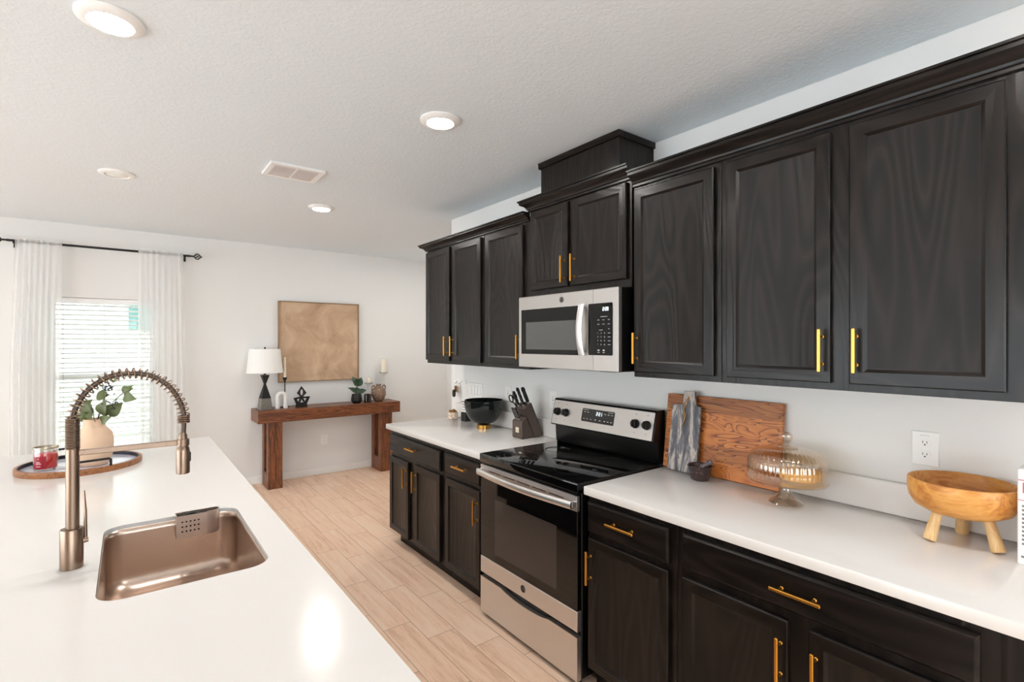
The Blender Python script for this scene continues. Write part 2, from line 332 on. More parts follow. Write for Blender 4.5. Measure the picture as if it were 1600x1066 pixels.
# ------------------------------------------------------------------ mesh helpers (world coordinates)
class B:
    def __init__(s): s.bm = bmesh.new(); s.mi = 0
    def face(s, vs, mi=None):
        try:
            f = s.bm.faces.new(vs); f.material_index = s.mi if mi is None else mi; return f
        except ValueError: return None
    def box(s, x0, x1, y0, y1, z0, z1, bev=0., mi=None, seg=1):
        x0, x1 = sorted((x0, x1)); y0, y1 = sorted((y0, y1)); z0, z1 = sorted((z0, z1))
        v = [s.bm.verts.new(p) for p in ((x0, y0, z0), (x1, y0, z0), (x1, y1, z0), (x0, y1, z0), (x0, y0, z1), (x1, y0, z1), (x1, y1, z1), (x0, y1, z1))]
        fs = [s.face([v[i] for i in q], mi) for q in ((0, 3, 2, 1), (4, 5, 6, 7), (0, 1, 5, 4), (1, 2, 6, 5), (2, 3, 7, 6), (3, 0, 4, 7))]
        if bev:
            es = list({e for f in fs for e in f.edges})
            bmesh.ops.bevel(s.bm, geom=es, offset=bev, segments=seg, affect='EDGES', profile=.5)
        return s
    def loft(s, loops, cap0=True, cap1=True, closed=True, mi=None):
        L = [[s.bm.verts.new(p) for p in lp] for lp in loops]
        n = len(L[0])
        for a, b in zip(L, L[1:]):
            for i in range(n if closed else n - 1):
                j = (i + 1) % n
                s.face([a[i], a[j], b[j], b[i]], mi)
        if cap0: s.face(list(reversed(L[0])), mi)
        if cap1: s.face(L[-1], mi)
        return s
    def lathe(s, prof, c, seg=32, axis='z', phase=0., cap0=True, cap1=True, mi=None, ribs=0, ribamp=0.):
        loops = []
        for r, h in prof:
            lp = []
            for k in range(seg):
                a = phase + 2 * PI * k / seg
                rr = max(r, 1e-4) * (1 + (ribamp * math.cos(ribs * a) if ribs and r > .02 else 0))
                ca, sa = rr * math.cos(a), rr * math.sin(a)
                if axis == 'z': lp.append((c[0] + ca, c[1] + sa, c[2] + h))
                elif axis == 'x': lp.append((c[0] + h, c[1] + ca, c[2] + sa))
                else: lp.append((c[0] + sa, c[1] + h, c[2] + ca))
            loops.append(lp)
        return s.loft(loops, cap0, cap1, True, mi)
    def tube(s, pts, r, seg=10, closed=False, mi=None, cap=True):
        pts = [Vector(p) for p in pts]; n = len(pts)
        rs = r if isinstance(r, (list, tuple)) else [r] * n
        loops = []; prev = None
        for i, p in enumerate(pts):
            if closed: t = pts[(i + 1) % n] - pts[i - 1]
            else: t = pts[min(i + 1, n - 1)] - pts[max(i - 1, 0)]
            t.normalize()
            if prev is None:
                a = Vector((0, 0, 1)) if abs(t.z) < .9 else Vector((1, 0, 0))
                nrm = (a - t * a.dot(t)).normalized()
            else:
                nrm = (prev - t * prev.dot(t))
                nrm = nrm.normalized() if nrm.length > 1e-6 else prev
            prev = nrm; bn = t.cross(nrm)
            loops.append([p + (nrm * math.cos(2 * PI * k / seg) + bn * math.sin(2 * PI * k / seg)) * rs[i] for k in range(seg)])
        if closed: loops.append(loops[0])
        return s.loft(loops, cap and not closed, cap and not closed, True, mi)
    def prism(s, poly, axis, a0, a1, mi=None, bev=0.):
        """poly in the two other axes (x: (y,z), y: (x,z), z: (x,y)), extruded from a0 to a1"""
        def P(q, a):
            return (a, q[0], q[1]) if axis == 'x' else (q[0], a, q[1]) if axis == 'y' else (q[0], q[1], a)
        before = set(s.bm.faces)
        s.loft([[P(q, a0) for q in poly], [P(q, a1) for q in poly]], mi=mi)
        if bev:
            es = list({e for f in set(s.bm.faces) - before for e in f.edges})
            bmesh.ops.bevel(s.bm, geom=es, offset=bev, segments=1, affect='EDGES')
        return s
    def plate(s, outer, holes, axis, a0, a1, mi=None):
        """flat plate with holes: outer and hole outlines are 2D loops"""
        def P(q, a):
            return (a, q[0], q[1]) if axis == 'x' else (q[0], a, q[1]) if axis == 'y' else (q[0], q[1], a)
        t = bmesh.new(); es = []
        for lp in [outer] + holes:
            vs = [t.verts.new(P(q, a0)) for q in lp]
            es += [t.edges.new((vs[i], vs[(i + 1) % len(vs)])) for i in range(len(vs))]
        bmesh.ops.triangle_fill(t, use_beauty=True, use_dissolve=False, edges=es)
        tri = [[tuple(v.co) for v in f.verts] for f in t.faces]
        t.free()
        key = {}
        def V(p, a):
            ai = 'xyz'.index(axis); q = list(p); q[ai] = a; k = tuple(round(c, 6) for c in q)
            if k not in key: key[k] = s.bm.verts.new(q)
            return key[k]
        for tr in tri:
            s.face([V(p, a0) for p in tr], mi); s.face([V(p, a1) for p in reversed(tr)], mi)
        for lp in [outer] + holes:
            n = len(lp)
            for i in range(n):
                p, q = P(lp[i], a0), P(lp[(i + 1) % n], a0)
                s.face([V(p, a0), V(q, a0), V(q, a1), V(p, a1)], mi)
        return s
    def leaf(s, base, d, up, L, Wd, bend=.15, n=6, mi=None):
        base, d, up = Vector(base), Vector(d).normalized(), Vector(up)
        up = (up - d * up.dot(d)).normalized(); sd = d.cross(up)
        rows = []
        for i in range(n + 1):
            t = i / n; w = Wd * .5 * math.sin(PI * (t ** .8)) + .0008
            c = base + d * (L * t) + up * (bend * L * math.sin(t * PI) - bend * L * t * t)
            rows.append([s.bm.verts.new(c - sd * w + up * w * .25), s.bm.verts.new(c), s.bm.verts.new(c + sd * w + up * w * .25)])
        for a, b in zip(rows, rows[1:]):
            s.face([a[0], a[1], b[1], b[0]], mi); s.face([a[1], a[2], b[2], b[1]], mi)
        return s
    def ball(s, c, r, seg=10, sz=1., mi=None):
        pr = [(r * math.sin(PI * k / 6), -r * sz * math.cos(PI * k / 6)) for k in range(7)]
        return s.lathe(pr, c, seg, mi=mi)
    def text(s, txt, size, place, mi=None, depth=.0006):
        """lettering: place maps (x, y, depth) of the text plane to world"""
        cu = bpy.data.curves.new('lettering', 'FONT'); cu.body = txt; cu.size = size; cu.align_x = 'CENTER'; cu.align_y = 'CENTER'; cu.extrude = depth
        cu.resolution_u = 3
        o = bpy.data.objects.new('lettering', cu); COL.objects.link(o)
        dg = bpy.context.evaluated_depsgraph_get(); dg.update()
        me = bpy.data.meshes.new_from_object(o.evaluated_get(dg))
        vs = [s.bm.verts.new(place(*v.co)) for v in me.vertices]
        for p in me.polygons: s.face([vs[i] for i in p.vertices], mi)
        bpy.data.objects.remove(o); bpy.data.curves.remove(cu); bpy.data.meshes.remove(me)
        return s

def wloc(o):
    v = Vector((0, 0, 0))
    while o is not None: v = v + o.location; o = o.parent
    return v
def obj(name, b, mats, parent=None, smooth=True, ang=35, loc=None):
    me = bpy.data.meshes.new(name)
    bmesh.ops.remove_doubles(b.bm, verts=b.bm.verts[:], dist=1e-5)
    bmesh.ops.recalc_face_normals(b.bm, faces=b.bm.faces[:])
    off = wloc(parent) if parent is not None else Vector(loc or (0, 0, 0))
    bmesh.ops.translate(b.bm, verts=b.bm.verts[:], vec=-off)
    b.bm.to_mesh(me); b.bm.free()
    for m in (mats if isinstance(mats, (list, tuple)) else [mats]): me.materials.append(m)
    if smooth:
        me.shade_smooth(); me.set_sharp_from_angle(angle=math.radians(ang))
    o = bpy.data.objects.new(name, me); COL.objects.link(o)
    if parent is not None: o.parent = parent
    else: o.location = off
    return o
def tag(o, label, cat, group=None, kind=None):
    o['label'] = label; o['category'] = cat
    if group: o['group'] = group
    if kind: o['kind'] = kind
    return o
def thing(name, label, cat, loc, group=None):
    o = bpy.data.objects.new(name, None); COL.objects.link(o); o.location = loc; o.empty_display_size = .05
    return tag(o, label, cat, group)
def struct(name, b, m, smooth=False):
    o = obj(name, b, m, None, smooth); o['kind'] = 'structure'; return o
def kids(o): return [c for c in bpy.data.objects if c.parent == o]
def dup(o, loc, label=None, group=None, parent=None):
    ch = kids(o)
    c = o.copy(); COL.objects.link(c); c.location = loc
    if parent is not None: c.parent = parent
    if label: c['label'] = label
    if group: c['group'] = group
    for k in ch: dup(k, k.location, parent=c)
    return c
def rrect(x0, x1, y0, y1, r, n=8):
    pts = []
    for cx, cy, a0 in ((x1 - r, y1 - r, 0), (x0 + r, y1 - r, PI / 2), (x0 + r, y0 + r, PI), (x1 - r, y0 + r, 1.5 * PI)):
        for k in range(n + 1):
            a = a0 + PI / 2 * k / n; pts.append((cx + r * math.cos(a), cy + r * math.sin(a)))
    return pts
def circ(cx, cy, r, n=24): return [(cx + r * math.cos(2 * PI * k / n), cy + r * math.sin(2 * PI * k / n)) for k in range(n)]

# ------------------------------------------------------------------ room shell
CZ = 2.632; WX = 2.265; FY = 6.08
struct('floor', B().box(-4.7, 3.7, -3.5, 6.3, -.1, 0), FLOOR)
struct('ceiling', B().box(-4.7, 3.7, -3.5, 6.3, CZ, CZ + .15), CEIL)
struct('wall_right', B().box(WX, WX + .13, -3.4, 3.85, 0, CZ, .006), WALL)
struct('wall_hall', B().box(3.495, 3.62, 3.0, FY + .2, 0, CZ), WALL)
struct('wall_passage', B().box(WX + .13, 3.62, 2.9, 3.0, 0, CZ), WALL)
fw = B().plate([(-4.7, 0), (3.62, 0), (3.62, CZ), (-4.7, CZ)], [[(-.575, .50), (.22, .50), (.22, 1.964), (-.575, 1.964)]], 'y', FY, FY + .2)
struct('wall_far', fw, WALL)
lw = B().plate([(-3.4, 0), (FY, 0), (FY, CZ), (-3.4, CZ)], [[(-.5, .02), (5.2, .02), (5.2, 2.1), (-.5, 2.1)]], 'x', -4.6, -4.45)
struct('wall_left', lw, WALL)
bw = B().plate([(-4.6, 0), (WX, 0), (WX, CZ), (-4.6, CZ)], [[(-1.5, .6), (1.9, .6), (1.9, 2.2), (-1.5, 2.2)]], 'y', -3.4, -3.28)
struct('wall_back', bw, WALL)
def base(name, *bx): struct(name, B().box(*bx, .004), TRIM)
base('baseboard_far', -4.4, 3.49, FY - .014, FY, 0, .085)
base('baseboard_right', WX - .014, WX, 3.745, 3.84, 0, .085)
base('baseboard_hall', 3.481, 3.495, 3.02, FY - .015, 0, .085)
# sliding door of the unseen left side
sd = B()
for a, c in ((-.5, -.44), (1.37, 1.43), (3.27, 3.33), (5.14, 5.2)): sd.box(-4.55, -4.5, a, c, .02, 2.1)
sd.box(-4.55, -4.5, -.5, 5.2, 2.04, 2.1); sd.box(-4.55, -4.5, -.5, 5.2, .02, .08)
d1 = struct('door_1', sd, TRIM)
obj('glass_pane', B().box(-4.53, -4.522, -.44, 5.14, .08, 2.04), WINGLASS, d1)
bwf = B()
for a, c in ((-1.5, -1.44), (.17, .23), (1.84, 1.9)): bwf.box(a, c, -3.36, -3.31, .6, 2.2)
bwf.box(-1.5, 1.9, -3.36, -3.31, .6, .66); bwf.box(-1.5, 1.9, -3.36, -3.31, 2.14, 2.2)
w2 = struct('window_2', bwf, TRIM)
obj('glass_pane', B().box(-1.44, 1.84, -3.338, -3.332, .66, 2.14), WINGLASS, w2)
# the far window
wf = B()
X0, X1, Z0, Z1 = -.575, .22, .50, 1.964
wf.box(X0, X0 + .045, FY + .12, FY + .18, Z0, Z1); wf.box(X1 - .045, X1, FY + .12, FY + .18, Z0, Z1)
wf.box(X0, X1, FY + .12, FY + .18, Z0, Z0 + .05); wf.box(X0, X1, FY + .12, FY + .18, Z1 - .045, Z1)
wf.box(X0, X1, FY + .11, FY + .17, 1.205, 1.255)
w1 = struct('window_1', wf, TRIM)
obj('upper_pane', B().box(X0 + .045, X1 - .045, FY + .148, FY + .154, 1.255, Z1 - .045), WINGLASS, w1)
obj('lower_pane', B().box(X0 + .045, X1 - .045, FY + .138, FY + .144, Z0 + .05, 1.205), WINGLASS, w1)
obj('window_sill', B().box(X0 - .03, X1 + .03, FY - .03, FY + .12, Z0 - .02, Z0, .004), TRIM, w1)

# ------------------------------------------------------------------ outside
struct('ground', B().box(-25, 18, -16, 26, -.6, -.35), BOUNCE)
struct('shade_eave', B().box(-8, 8, FY + .2, FY + 1.05, 2.62, 2.78), TRIM)  # unseen overhang added to shade the view outside the far window
struct('dim_side_yard', B().box(-7, 7, FY + .21, 9.4, -.352, -.33), GRASS)  # darker ground strip added to cut light bouncing onto the blind
nh = thing('neighbor_house', 'white lap-sided house seen through the window blind', 'house', (0, 9.6, -.35))
sdg = B()
z = -.35
while z < 5.2:
    sdg.prism([(9.49, z), (9.60, z), (9.60, z + .18), (9.515, z + .18)], 'x', -7, 6) if False else sdg.loft([[(-7, 9.49, z), (-7, 9.62, z), (-7, 9.62, z + .18), (-7, 9.512, z + .18)], [(6, 9.49, z), (6, 9.62, z), (6, 9.62, z + .18), (6, 9.512, z + .18)]])
    z += .18
obj('siding', sdg, SIDING, nh, False)
nw = obj('window', B().box(-.03, .60, 9.455, 9.49, 1.72, 2.36, .004), TRIM, nh, False)
obj('pane', B().box(.005, .565, 9.45, 9.46, 1.75, 2.33), TEALW, nw, False)
obj('roof', B().prism([(8.9, 5.2), (13.5, 7.0), (13.5, 7.15), (8.9, 5.35)], 'x', -7.4, 6.4), simple('roof_shingle', (96, 92, 90), .9), nh, False)

# ------------------------------------------------------------------ cabinet parts
def ring_panel(b, rings, xf, y0, y1, z0, z1):
    """rings: (inset, depth behind xf); last ring filled; top and bottom strips get material 1"""
    L = []
    for ins, dp in rings:
        L.append([b.bm.verts.new(p) for p in ((xf + dp, y0 + ins, z0 + ins), (xf + dp, y1 - ins, z0 + ins), (xf + dp, y1 - ins, z1 - ins), (xf + dp, y0 + ins, z1 - ins))])
    for a, c in zip(L, L[1:]):
        for i in range(4):
            j = (i + 1) % 4
            b.face([a[i], a[j], c[j], c[i]], 1 if i in (0, 2) else 0)
    b.face(L[-1], 0); b.face(list(reversed(L[0])), 0)
    return b
def door(parent, xf, y0, y1, z0, z1, fr=.046):
    b = B(); ring_panel(b, [(0, .0195), (0, .004), (.004, 0), (fr - .004, 0), (fr, .003), (fr + .006, .0075), (fr + .010, .0085)], xf, y0, y1, z0, z1)
    return obj('door', b, [CAB_V, CAB_H], parent, True, 20)
def drawer(parent, xf, y0, y1, z0, z1):
    b = B(); ring_panel(b, [(0, .0195), (0, .007), (.004, .003), (.010, 0)], xf, y0, y1, z0, z1)
    return obj('drawer', b, [CAB_H, CAB_H], parent, True, 20)
HAND = {}
def handle(parent, xf, yc, zc, vert):
    """brass bar pull on the front plane xf"""
    L = .0745; bar = .0052; xb = xf - .030
    key = vert
    if key not in HAND:
        b = B()
        if vert: b.box(xb - bar, xb + bar, yc - bar, yc + bar, zc - L, zc + L, .002)
        else: b.box(xb - bar, xb + bar, yc - L, yc + L, zc - bar, zc + bar, .002)
        for s in (-.048, .048):
            q = (xb, yc, zc + s) if vert else (xb, yc + s, zc)
            b.lathe([(.0042, 0), (.0042, .026), (.006, .028), (.006, .030)], q, 12, 'x')
        o = obj('handle', b, BRASS, parent)
        o['hx'] = 0
        # keep the mesh centred on the handle: shift it so copies can be placed by location
        c = Vector((xf, yc, zc)); d = c - wloc(parent)
        o.data.transform(Matrix.Translation(-d)); o.location = d
        del o['hx']
        HAND[key] = o
    else:
        o = HAND[key].copy(); COL.objects.link(o); o.parent = parent; o.location = Vector((xf, yc, zc)) - wloc(parent)
    return o

XF = 1.93          # upper door face
def upper(label, y0, y1, z0, z1, doors, frame_x=1.95):
    t = thing('upper_cabinet', label, 'cabinet', (2.1, (y0 + y1) / 2, z0), 'black upper cabinets')
    b = B(); b.box(frame_x, WX - .002, y0, y1, z0, z1, .0015)
    obj('carcass', b, CAB_V, t, False)
    for (a, c, d0, d1, hy, hz) in doors:
        d = door(t, XF, a, c, d0, d1)
        handle(d, XF, hy, hz, True)
    return t
upper('double-door black upper cabinet left of the microwave, at the far end of the wall', 2.864, 3.695, 1.385, 2.32,
      [(3.319, 3.69, 1.41, 2.278, 3.341, 1.523), (2.892, 3.271, 1.41, 2.278, 3.249, 1.523)])
upper('narrow single-door black upper cabinet directly left of the microwave', 2.368, 2.862, 1.385, 2.32,
      [(2.425, 2.833, 1.41, 2.278, 2.447, 1.523)])
upper('short two-door black upper cabinet mounted above the microwave', 1.592, 2.366, 1.822, 2.36,
      [(2.026, 2.350, 1.862, 2.335, 2.048, 1.957), (1.615, 1.991, 1.862, 2.335, 1.969, 1.957)])
upper('tall single-door black upper cabinet directly right of the microwave', 1.127, 1.578, 1.385, 2.33,
      [(1.154, 1.566, 1.41, 2.282, 1.546, 1.523)])
upper('large double-door black upper cabinet at the right edge above the wooden bowl', .20, 1.125, 1.385, 2.33,
      [(.717, 1.097, 1.41, 2.282, .740, 1.523), (.277, .659, 1.41, 2.282, .636, 1.523)])

def crown(name, label, y0, y1, z0, prof, ret1=True, ret0=False):
    """molding profile (out, up) swept round the front with mitred returns"""
    b = B(); xf = 1.95
    loops = []
    for o, h in prof:
        pts = []
        if ret1: pts += [(WX - .002, y1 + o, z0 + h)]
        pts += [(xf - o, y1 + (o if ret1 else 0), z0 + h), (xf - o, y0 - (o if ret0 else 0), z0 + h)]
        if ret0: pts += [(WX - .002, y0 - o, z0 + h)]
        loops.append(pts)
    # loft across the profile (closed), along the path
    path = list(zip(*loops))
    b.loft(path, True, True, True)
    o = obj(name, b, CAB_H, None, True, 25, loc=(2.0, (y0 + y1) / 2, z0))
    return tag(o, label, 'molding', 'black crown moldings')
PR = [(.001, 0), (.012, 0), (.012, .010), (.018, .014), (.020, .022), (.030, .034), (.046, .042), (.052, .048), (.052, .060), (.060, .062), (.060, .070), (.001, .070)]
crown('crown_molding', 'black crown molding along the top of the far left upper cabinets', 2.372, 3.695, 2.292, [(o, h * .74) for o, h in PR], True, False)
crown('crown_molding', 'black crown molding on the raised cabinet above the microwave', 1.580, 2.368, 2.345, [(o, h * .93) for o, h in PR], True, False)
crown('crown_molding', 'long black crown molding over the tall upper cabinets at right', .20, 1.578, 2.300, PR, False, False)
hb = thing('duct_cover_box', 'black wooden duct box rising from the microwave cabinet to the ceiling', 'box', (2.1, 2.0, 2.41))
obj('panel', B().box(1.985, WX - .002, 1.70, 2.31, 2.36, 2.60), CAB_V, hb, False)
obj('top_trim', B().prism([(1.985, 2.596), (1.972, 2.600), (1.972, 2.622), (1.966, 2.628), (WX - .002, 2.628), (WX - .002, 2.596)], 'y', 1.688, 2.322), CAB_H, hb, False)

# ------------------------------------------------------------------ base cabinets
XB = 1.63
def lower(label, y0, y1, doors, drawers, end=False):
    t = thing('base_cabinet', label, 'cabinet', (1.95, (y0 + y1) / 2, 0), 'black base cabinets')
    obj('carcass', B().box(XB + .02, WX - .002, y0, y1, .095, .8755, .001), CAB_V, t, False)
    obj('toe_kick', B().box(1.70, WX - .01, y0 + .002, y1 - (.06 if end else .002), 0, .095), CAB_P, t, False)
    for (a, c, d0, d1, hy, hz) in doors: handle(door(t, XB, a, c, d0, d1), XB, hy, hz, True)
    for (a, c, d0, d1, hy, hz) in drawers: handle(drawer(t, XB, a, c, d0, d1), XB, hy, hz, False)
lower('double-door black base cabinet at the far end of the left counter', 2.888, 3.722,
      [(3.392, 3.718, .10, .668, 3.418, .553), (2.922, 3.290, .10, .674, 3.268, .556)], [(2.915, 3.716, .70, .838, 3.314, .778)], True)
lower('single-door black base cabinet directly left of the oven', 2.402, 2.886,
      [(2.446, 2.852, .10, .678, 2.470, .556)], [(2.446, 2.860, .708, .838, 2.648, .778)])
lower('single-door black base cabinet directly right of the oven', 1.132, 1.590,
      [(1.161, 1.580, .10, .680, 1.560, .556)], [(1.161, 1.586, .706, .842, 1.378, .780)])
lower('wide two-door black base cabinet under one long drawer at right', .20, 1.130,
      [(.724, 1.101, .10, .682, .744, .558), (.284, .664, .10, .682, .642, .558)], [(.280, 1.101, .714, .843, .693, .780)])

# ------------------------------------------------------------------ worktops
def worktop(label, y0, y1, bs):
    t = thing('worktop', label, 'countertop', (1.95, (y0 + y1) / 2, .876), 'white worktops along the wall')
    obj('slab', B().box(1.605, WX - .001, y0, y1, .876, .914, .005, seg=2), QUARTZ, t)
    b = tag(obj('backsplash', B().box(2.243, WX - .0005, y0 + .001, y1 - .001, .9145, 1.035, .003), QUARTZ, None, loc=(2.254, (y0 + y1) / 2, .9145)), bs, 'backsplash', 'white backsplash strips')
    return t
worktop('white worktop left of the oven under the dark glass bowl', 2.396, 3.735, 'low white backsplash strip behind the dark glass bowl and knife block')
worktop('white worktop right of the oven under the cake stand', .19, 1.581, 'low white backsplash strip behind the cake stand and cutting board')

# ------------------------------------------------------------------ island, sink, faucet
IX0, IX1, IY0, IY1 = -.74, .437, .55, 3.945
hole = rrect(-.065, .332, 1.577, 2.215, .06)
isl = thing('kitchen_island', 'large white-topped kitchen island at lower left with a sink cut in', 'island', (-.15, 2.2, 0))
top = B().plate([(IX0, IY0), (IX1, IY0), (IX1, IY1), (IX0, IY1)], [hole], 'z', .876, .914)
obj('worktop', top, QUARTZ, isl, False)
ib = B()
for bx in ((-.44, -.42, .59, 3.90), (.38, .40, .59, 3.90)): ib.box(bx[0], bx[1], bx[2], bx[3], .09, .8755)
ib.box(-.42, .38, .59, .61, .09, .8755); ib.box(-.42, .38, 3.88, 3.90, .09, .8755); ib.box(-.42, .33, .65, 3.84, .0, .09)
obj('cabinet_body', ib, CAB_V, isl, False)

sk = thing('kitchen_sink', 'stainless steel undermount sink set in the white island', 'sink', (.13, 1.9, .66))
loops = []
def rl(ins, z, r): return [(x, y, z) for x, y in rrect(-.065 + ins, .332 - ins, 1.577 + ins, 2.215 - ins, r)]
for ins, z, r in ((.002, .901, .058), (.0025, .880, .058), (.006, .74, .06)): loops.append(rl(ins, z, r))
for k in range(1, 8):
    a = PI / 2 * k / 7; loops.append(rl(.006 + .05 * (1 - math.cos(a)), .74 - .05 * math.sin(a), .06 + .0 * k))
loops.append(rl(.12, .686, .04))
bsn = B().loft(loops, False, True)
for lp_out in [[(x, y, z - .004) for x, y, z in l] for l in []]: pass
bo = obj('basin', bsn, STEEL_S, sk, True, 60)
bmt = bo.modifiers.new('thickness', 'SOLIDIFY'); bmt.thickness = .0015; bmt.offset = -1 if False else 1
obj('drain', B().lathe([(.045, .0), (.045, .003), (.035, .004), (.03, .001), (.004, .001), (.004, .008), (.001, .008)], (.15, 1.9, .6862), 28), STEEL, sk)

fx, fy = -.1265, 1.885
fc = thing('kitchen_faucet', 'brushed nickel spring-neck faucet standing beside the island sink', 'faucet', (fx, fy, .914))
obj('base', B().lathe([(.0262, 0), (.0262, .108), (.0250, .111), (.0165, .111)], (fx, fy, .914), 36), NICKEL, fc)
obj('pole', B().lathe([(.0155, .1115), (.0155, .335), (.013, .336), (.0125, .42)], (fx + .002, fy, .914), 30), NICKEL, fc)
cl = B()
for k in range(19): 
    z = 1.251 + k * .0046
    cl.lathe([(.0135, -.0022), (.0168, -.0012), (.0172, 0), (.0168, .0012), (.0135, .0022)], (fx + .002, fy, z), 30, cap0=False, cap1=False)
obj('collar_coil', cl, NICKEL, fc)
A = [(-.1245, 1.335), (-.122, 1.350), (-.114, 1.374), (-.093, 1.412), (-.057, 1.443), (-.02, 1.4565), (.021, 1.4575), (.061, 1.446), (.096, 1.420), (.122, 1.381), (.1365, 1.341), (.140, 1.312)]
def catmull(P, n=10):
    out = []
    for i in range(len(P) - 1):
        p0, p1, p2, p3 = P[max(i - 1, 0)], P[i], P[i + 1], P[min(i + 2, len(P) - 1)]
        for k in range(n):
            t = k / n
            out.append(tuple(.5 * ((2 * b) + (-a + c) * t + (2 * a - 5 * b + 4 * c - d) * t * t + (-a + 3 * b - 3 * c + d) * t ** 3) for a, b, c, d in zip(p0, p1, p2, p3)))
    out.append(P[-1]); return out
arc = [Vector((x, fy, z)) for x, z in catmull(A, 10)]
obj('hose', B().tube(arc + [Vector((.139, fy, 1.28)), Vector((.1375, fy, 1.24))], .0072, 12), simple('grey_hose', (92, 78, 68), .35, .6), fc)
# spring: helix along the arc
cum = [0.]
for a, c in zip(arc, arc[1:]): cum.append(cum[-1] + (c - a).length)
def along(s):
    for i in range(len(arc) - 1):
        if cum[i + 1] >= s:
            t = (s - cum[i]) / (cum[i + 1] - cum[i]); return arc[i].lerp(arc[i + 1], t), (arc[i + 1] - arc[i]).normalized()
    return arc[-1], (arc[-1] - arc[-2]).normalized()
hx = []; tot = cum[-1]; turns = 27
for k in range(turns * 14 + 1):
    s = min(tot * k / (turns * 14), tot - 1e-6); p, t = along(s); n1 = Vector((0, 1, 0)); n2 = t.cross(n1); a = 2 * PI * k / 14
    hx.append(p + (n1 * math.cos(a) + n2 * math.sin(a)) * .0155)
obj('spring', B().tube(hx, .0021, 6), NICKEL, fc)
cr2 = B()
for k in range(4): cr2.lathe([(.010, -.003), (.0165, -.002), (.0175, 0), (.0165, .002), (.010, .003)], (.1395, fy, 1.300 + k * .0062), 24, cap0=False, cap1=False)
obj('end_coil', cr2, NICKEL, fc)
obj('support_arm', B().box(fx + .01, .128, fy - .006, fy + .006, 1.229, 1.245, .002), NICKEL, fc)
obj('holder_ring', B().lathe([(.0125, -.010), (.0175, -.010), (.0175, .010), (.0125, .010)], (.1375, fy, 1.237), 28, cap0=False, cap1=False), NICKEL, fc)
sh = obj('spray_head', B().lathe([(.0165, 0), (.0185, .002), (.0185, .070), (.0170, .080), (.0125, .088), (.0120, .118), (.008, .128)], (.1375, fy, 1.139), 30), NICKEL, fc)
obj('spray_button', B().box(.153, .1585, fy - .006, fy + .006, 1.175, 1.205, .002), BLACKPL, sh)
hd = B(); hd.tube([(fx + .020, fy, .985), (fx + .036, fy, .987)], .008, 14); hd.tube([(fx + .030, fy + .004, .990), (fx + .028, fy + .03, 1.06), (fx + .024, fy + .04, 1.118)], [.0045, .004, .003], 10)
obj('lever', hd, NICKEL, fc)

# sink caddy
cd = thing('sink_caddy', 'perforated steel caddy hooked on the far wall of the sink', 'caddy', (.2, 2.17, .84))
holes = []
for r in range(3):
    for c in range(5): holes.append(circ(.155 + c * .0125, .905 - r * .017, .0032, 8))
cb_ = B(); y0c = 2.150
cb_.plate([(.137, .846), (.232, .846), (.232, .928), (.137, .928)], holes, 'y', y0c, y0c + .0012)
wall_pts = [(.232, y0c), (.25, y0c + .001), (.264, y0c + .007), (.272, y0c + .018), (.274, y0c + .028), (.270, y0c + .042), (.26, y0c + .048), (.137, y0c + .048), (.137, y0c)]
t1 = [(x, y, .846 if x < .24 else .846 + (x - .24) * .2) for x, y in wall_pts]; t2 = [(x, y, .928) for x, y in wall_pts]
cb_.loft([t1, t2], False, False, False)
cb_.face([cb_.bm.verts.new((x, y, .847)) for x, y in wall_pts[:-1]])
cb_.tube([(x, y, .928) for x, y in wall_pts], .0022, 6)
obj('shell', cb_, simple('satin_steel', (206, 190, 180), .3, .9), cd)
sp = thing('scrub_brush', 'round black scrub brush tucked in the sink caddy', 'brush', (.175, 2.172, .90))
obj('head', B().lathe([(.040, -.010), (.0435, -.006), (.0435, .006), (.040, .010)], (.184, 2.174, .890), 24, 'y'), BLACKMT, sp)  # black disc enlarged so the caddy holes in front of it read dark

# tray, candle, vase
TX, TY = -.19, 3.40
tr = thing('round_tray', 'round wooden serving tray with black handles on the island', 'tray', (TX, TY, .914))
obj('rim', B().lathe([(.243, .003), (.250, 0), (.252, .004), (.252, .026), (.249, .028), (.240, .028), (.238, .026), (.238, .008)], (TX, TY, .914), 72, cap0=False, cap1=False), TRAYWD, tr)
obj('liner', B().lathe([(.2375, .011), (.2375, .0275), (.2345, .0275), (.2335, .011)], (TX, TY, .914), 72, cap0=False, cap1=False), simple('navy_metal', (24, 24, 38), .4, .3), tr)
obj('base', B().lathe([(.243, .0032), (.236, .0032), (.236, .0095), (.001, .0095)], (TX, TY, .914), 72), TRAYSHEEN, tr)
def thandle(a0, a1):
    p = [(TX + .245 * math.cos(a), TY + .245 * math.sin(a)) for a in (a0, a1)]
    b = B()
    pts = [(p[0][0], p[0][1], .942), (p[0][0], p[0][1], .972), (p[0][0] * .97 + p[1][0] * .03, p[0][1] * .97 + p[1][1] * .03, .977), (p[0][0] * .03 + p[1][0] * .97, p[0][1] * .03 + p[1][1] * .97, .977), (p[1][0], p[1][1], .972), (p[1][0], p[1][1], .942)]
    b.tube(pts, .0058, 8)
    obj('handle', b, BLACKMT, tr)
thandle(math.radians(-60), math.radians(-98)); thandle(math.radians(120), math.radians(82))
cn = thing('jar_candle', 'red wax jar candle on the round tray', 'candle', (-.322, 3.368, .9236))
obj('glass_jar', B().lathe([(.044, 0), (.047, .004), (.047, .106), (.0445, .106), (.0445, .010), (.001, .010)], (-.322, 3.368, .9236), 40, cap0=True, cap1=False), GLASS, cn)
obj('rim_band', B().lathe([(.0442, .104), (.0482, .104), (.0486, .109), (.0482, .1135), (.0442, .1135)], (-.322, 3.368, .9236), 40, cap0=False, cap1=False), simple('pewter', (168, 160, 140), .3, .8), cn)
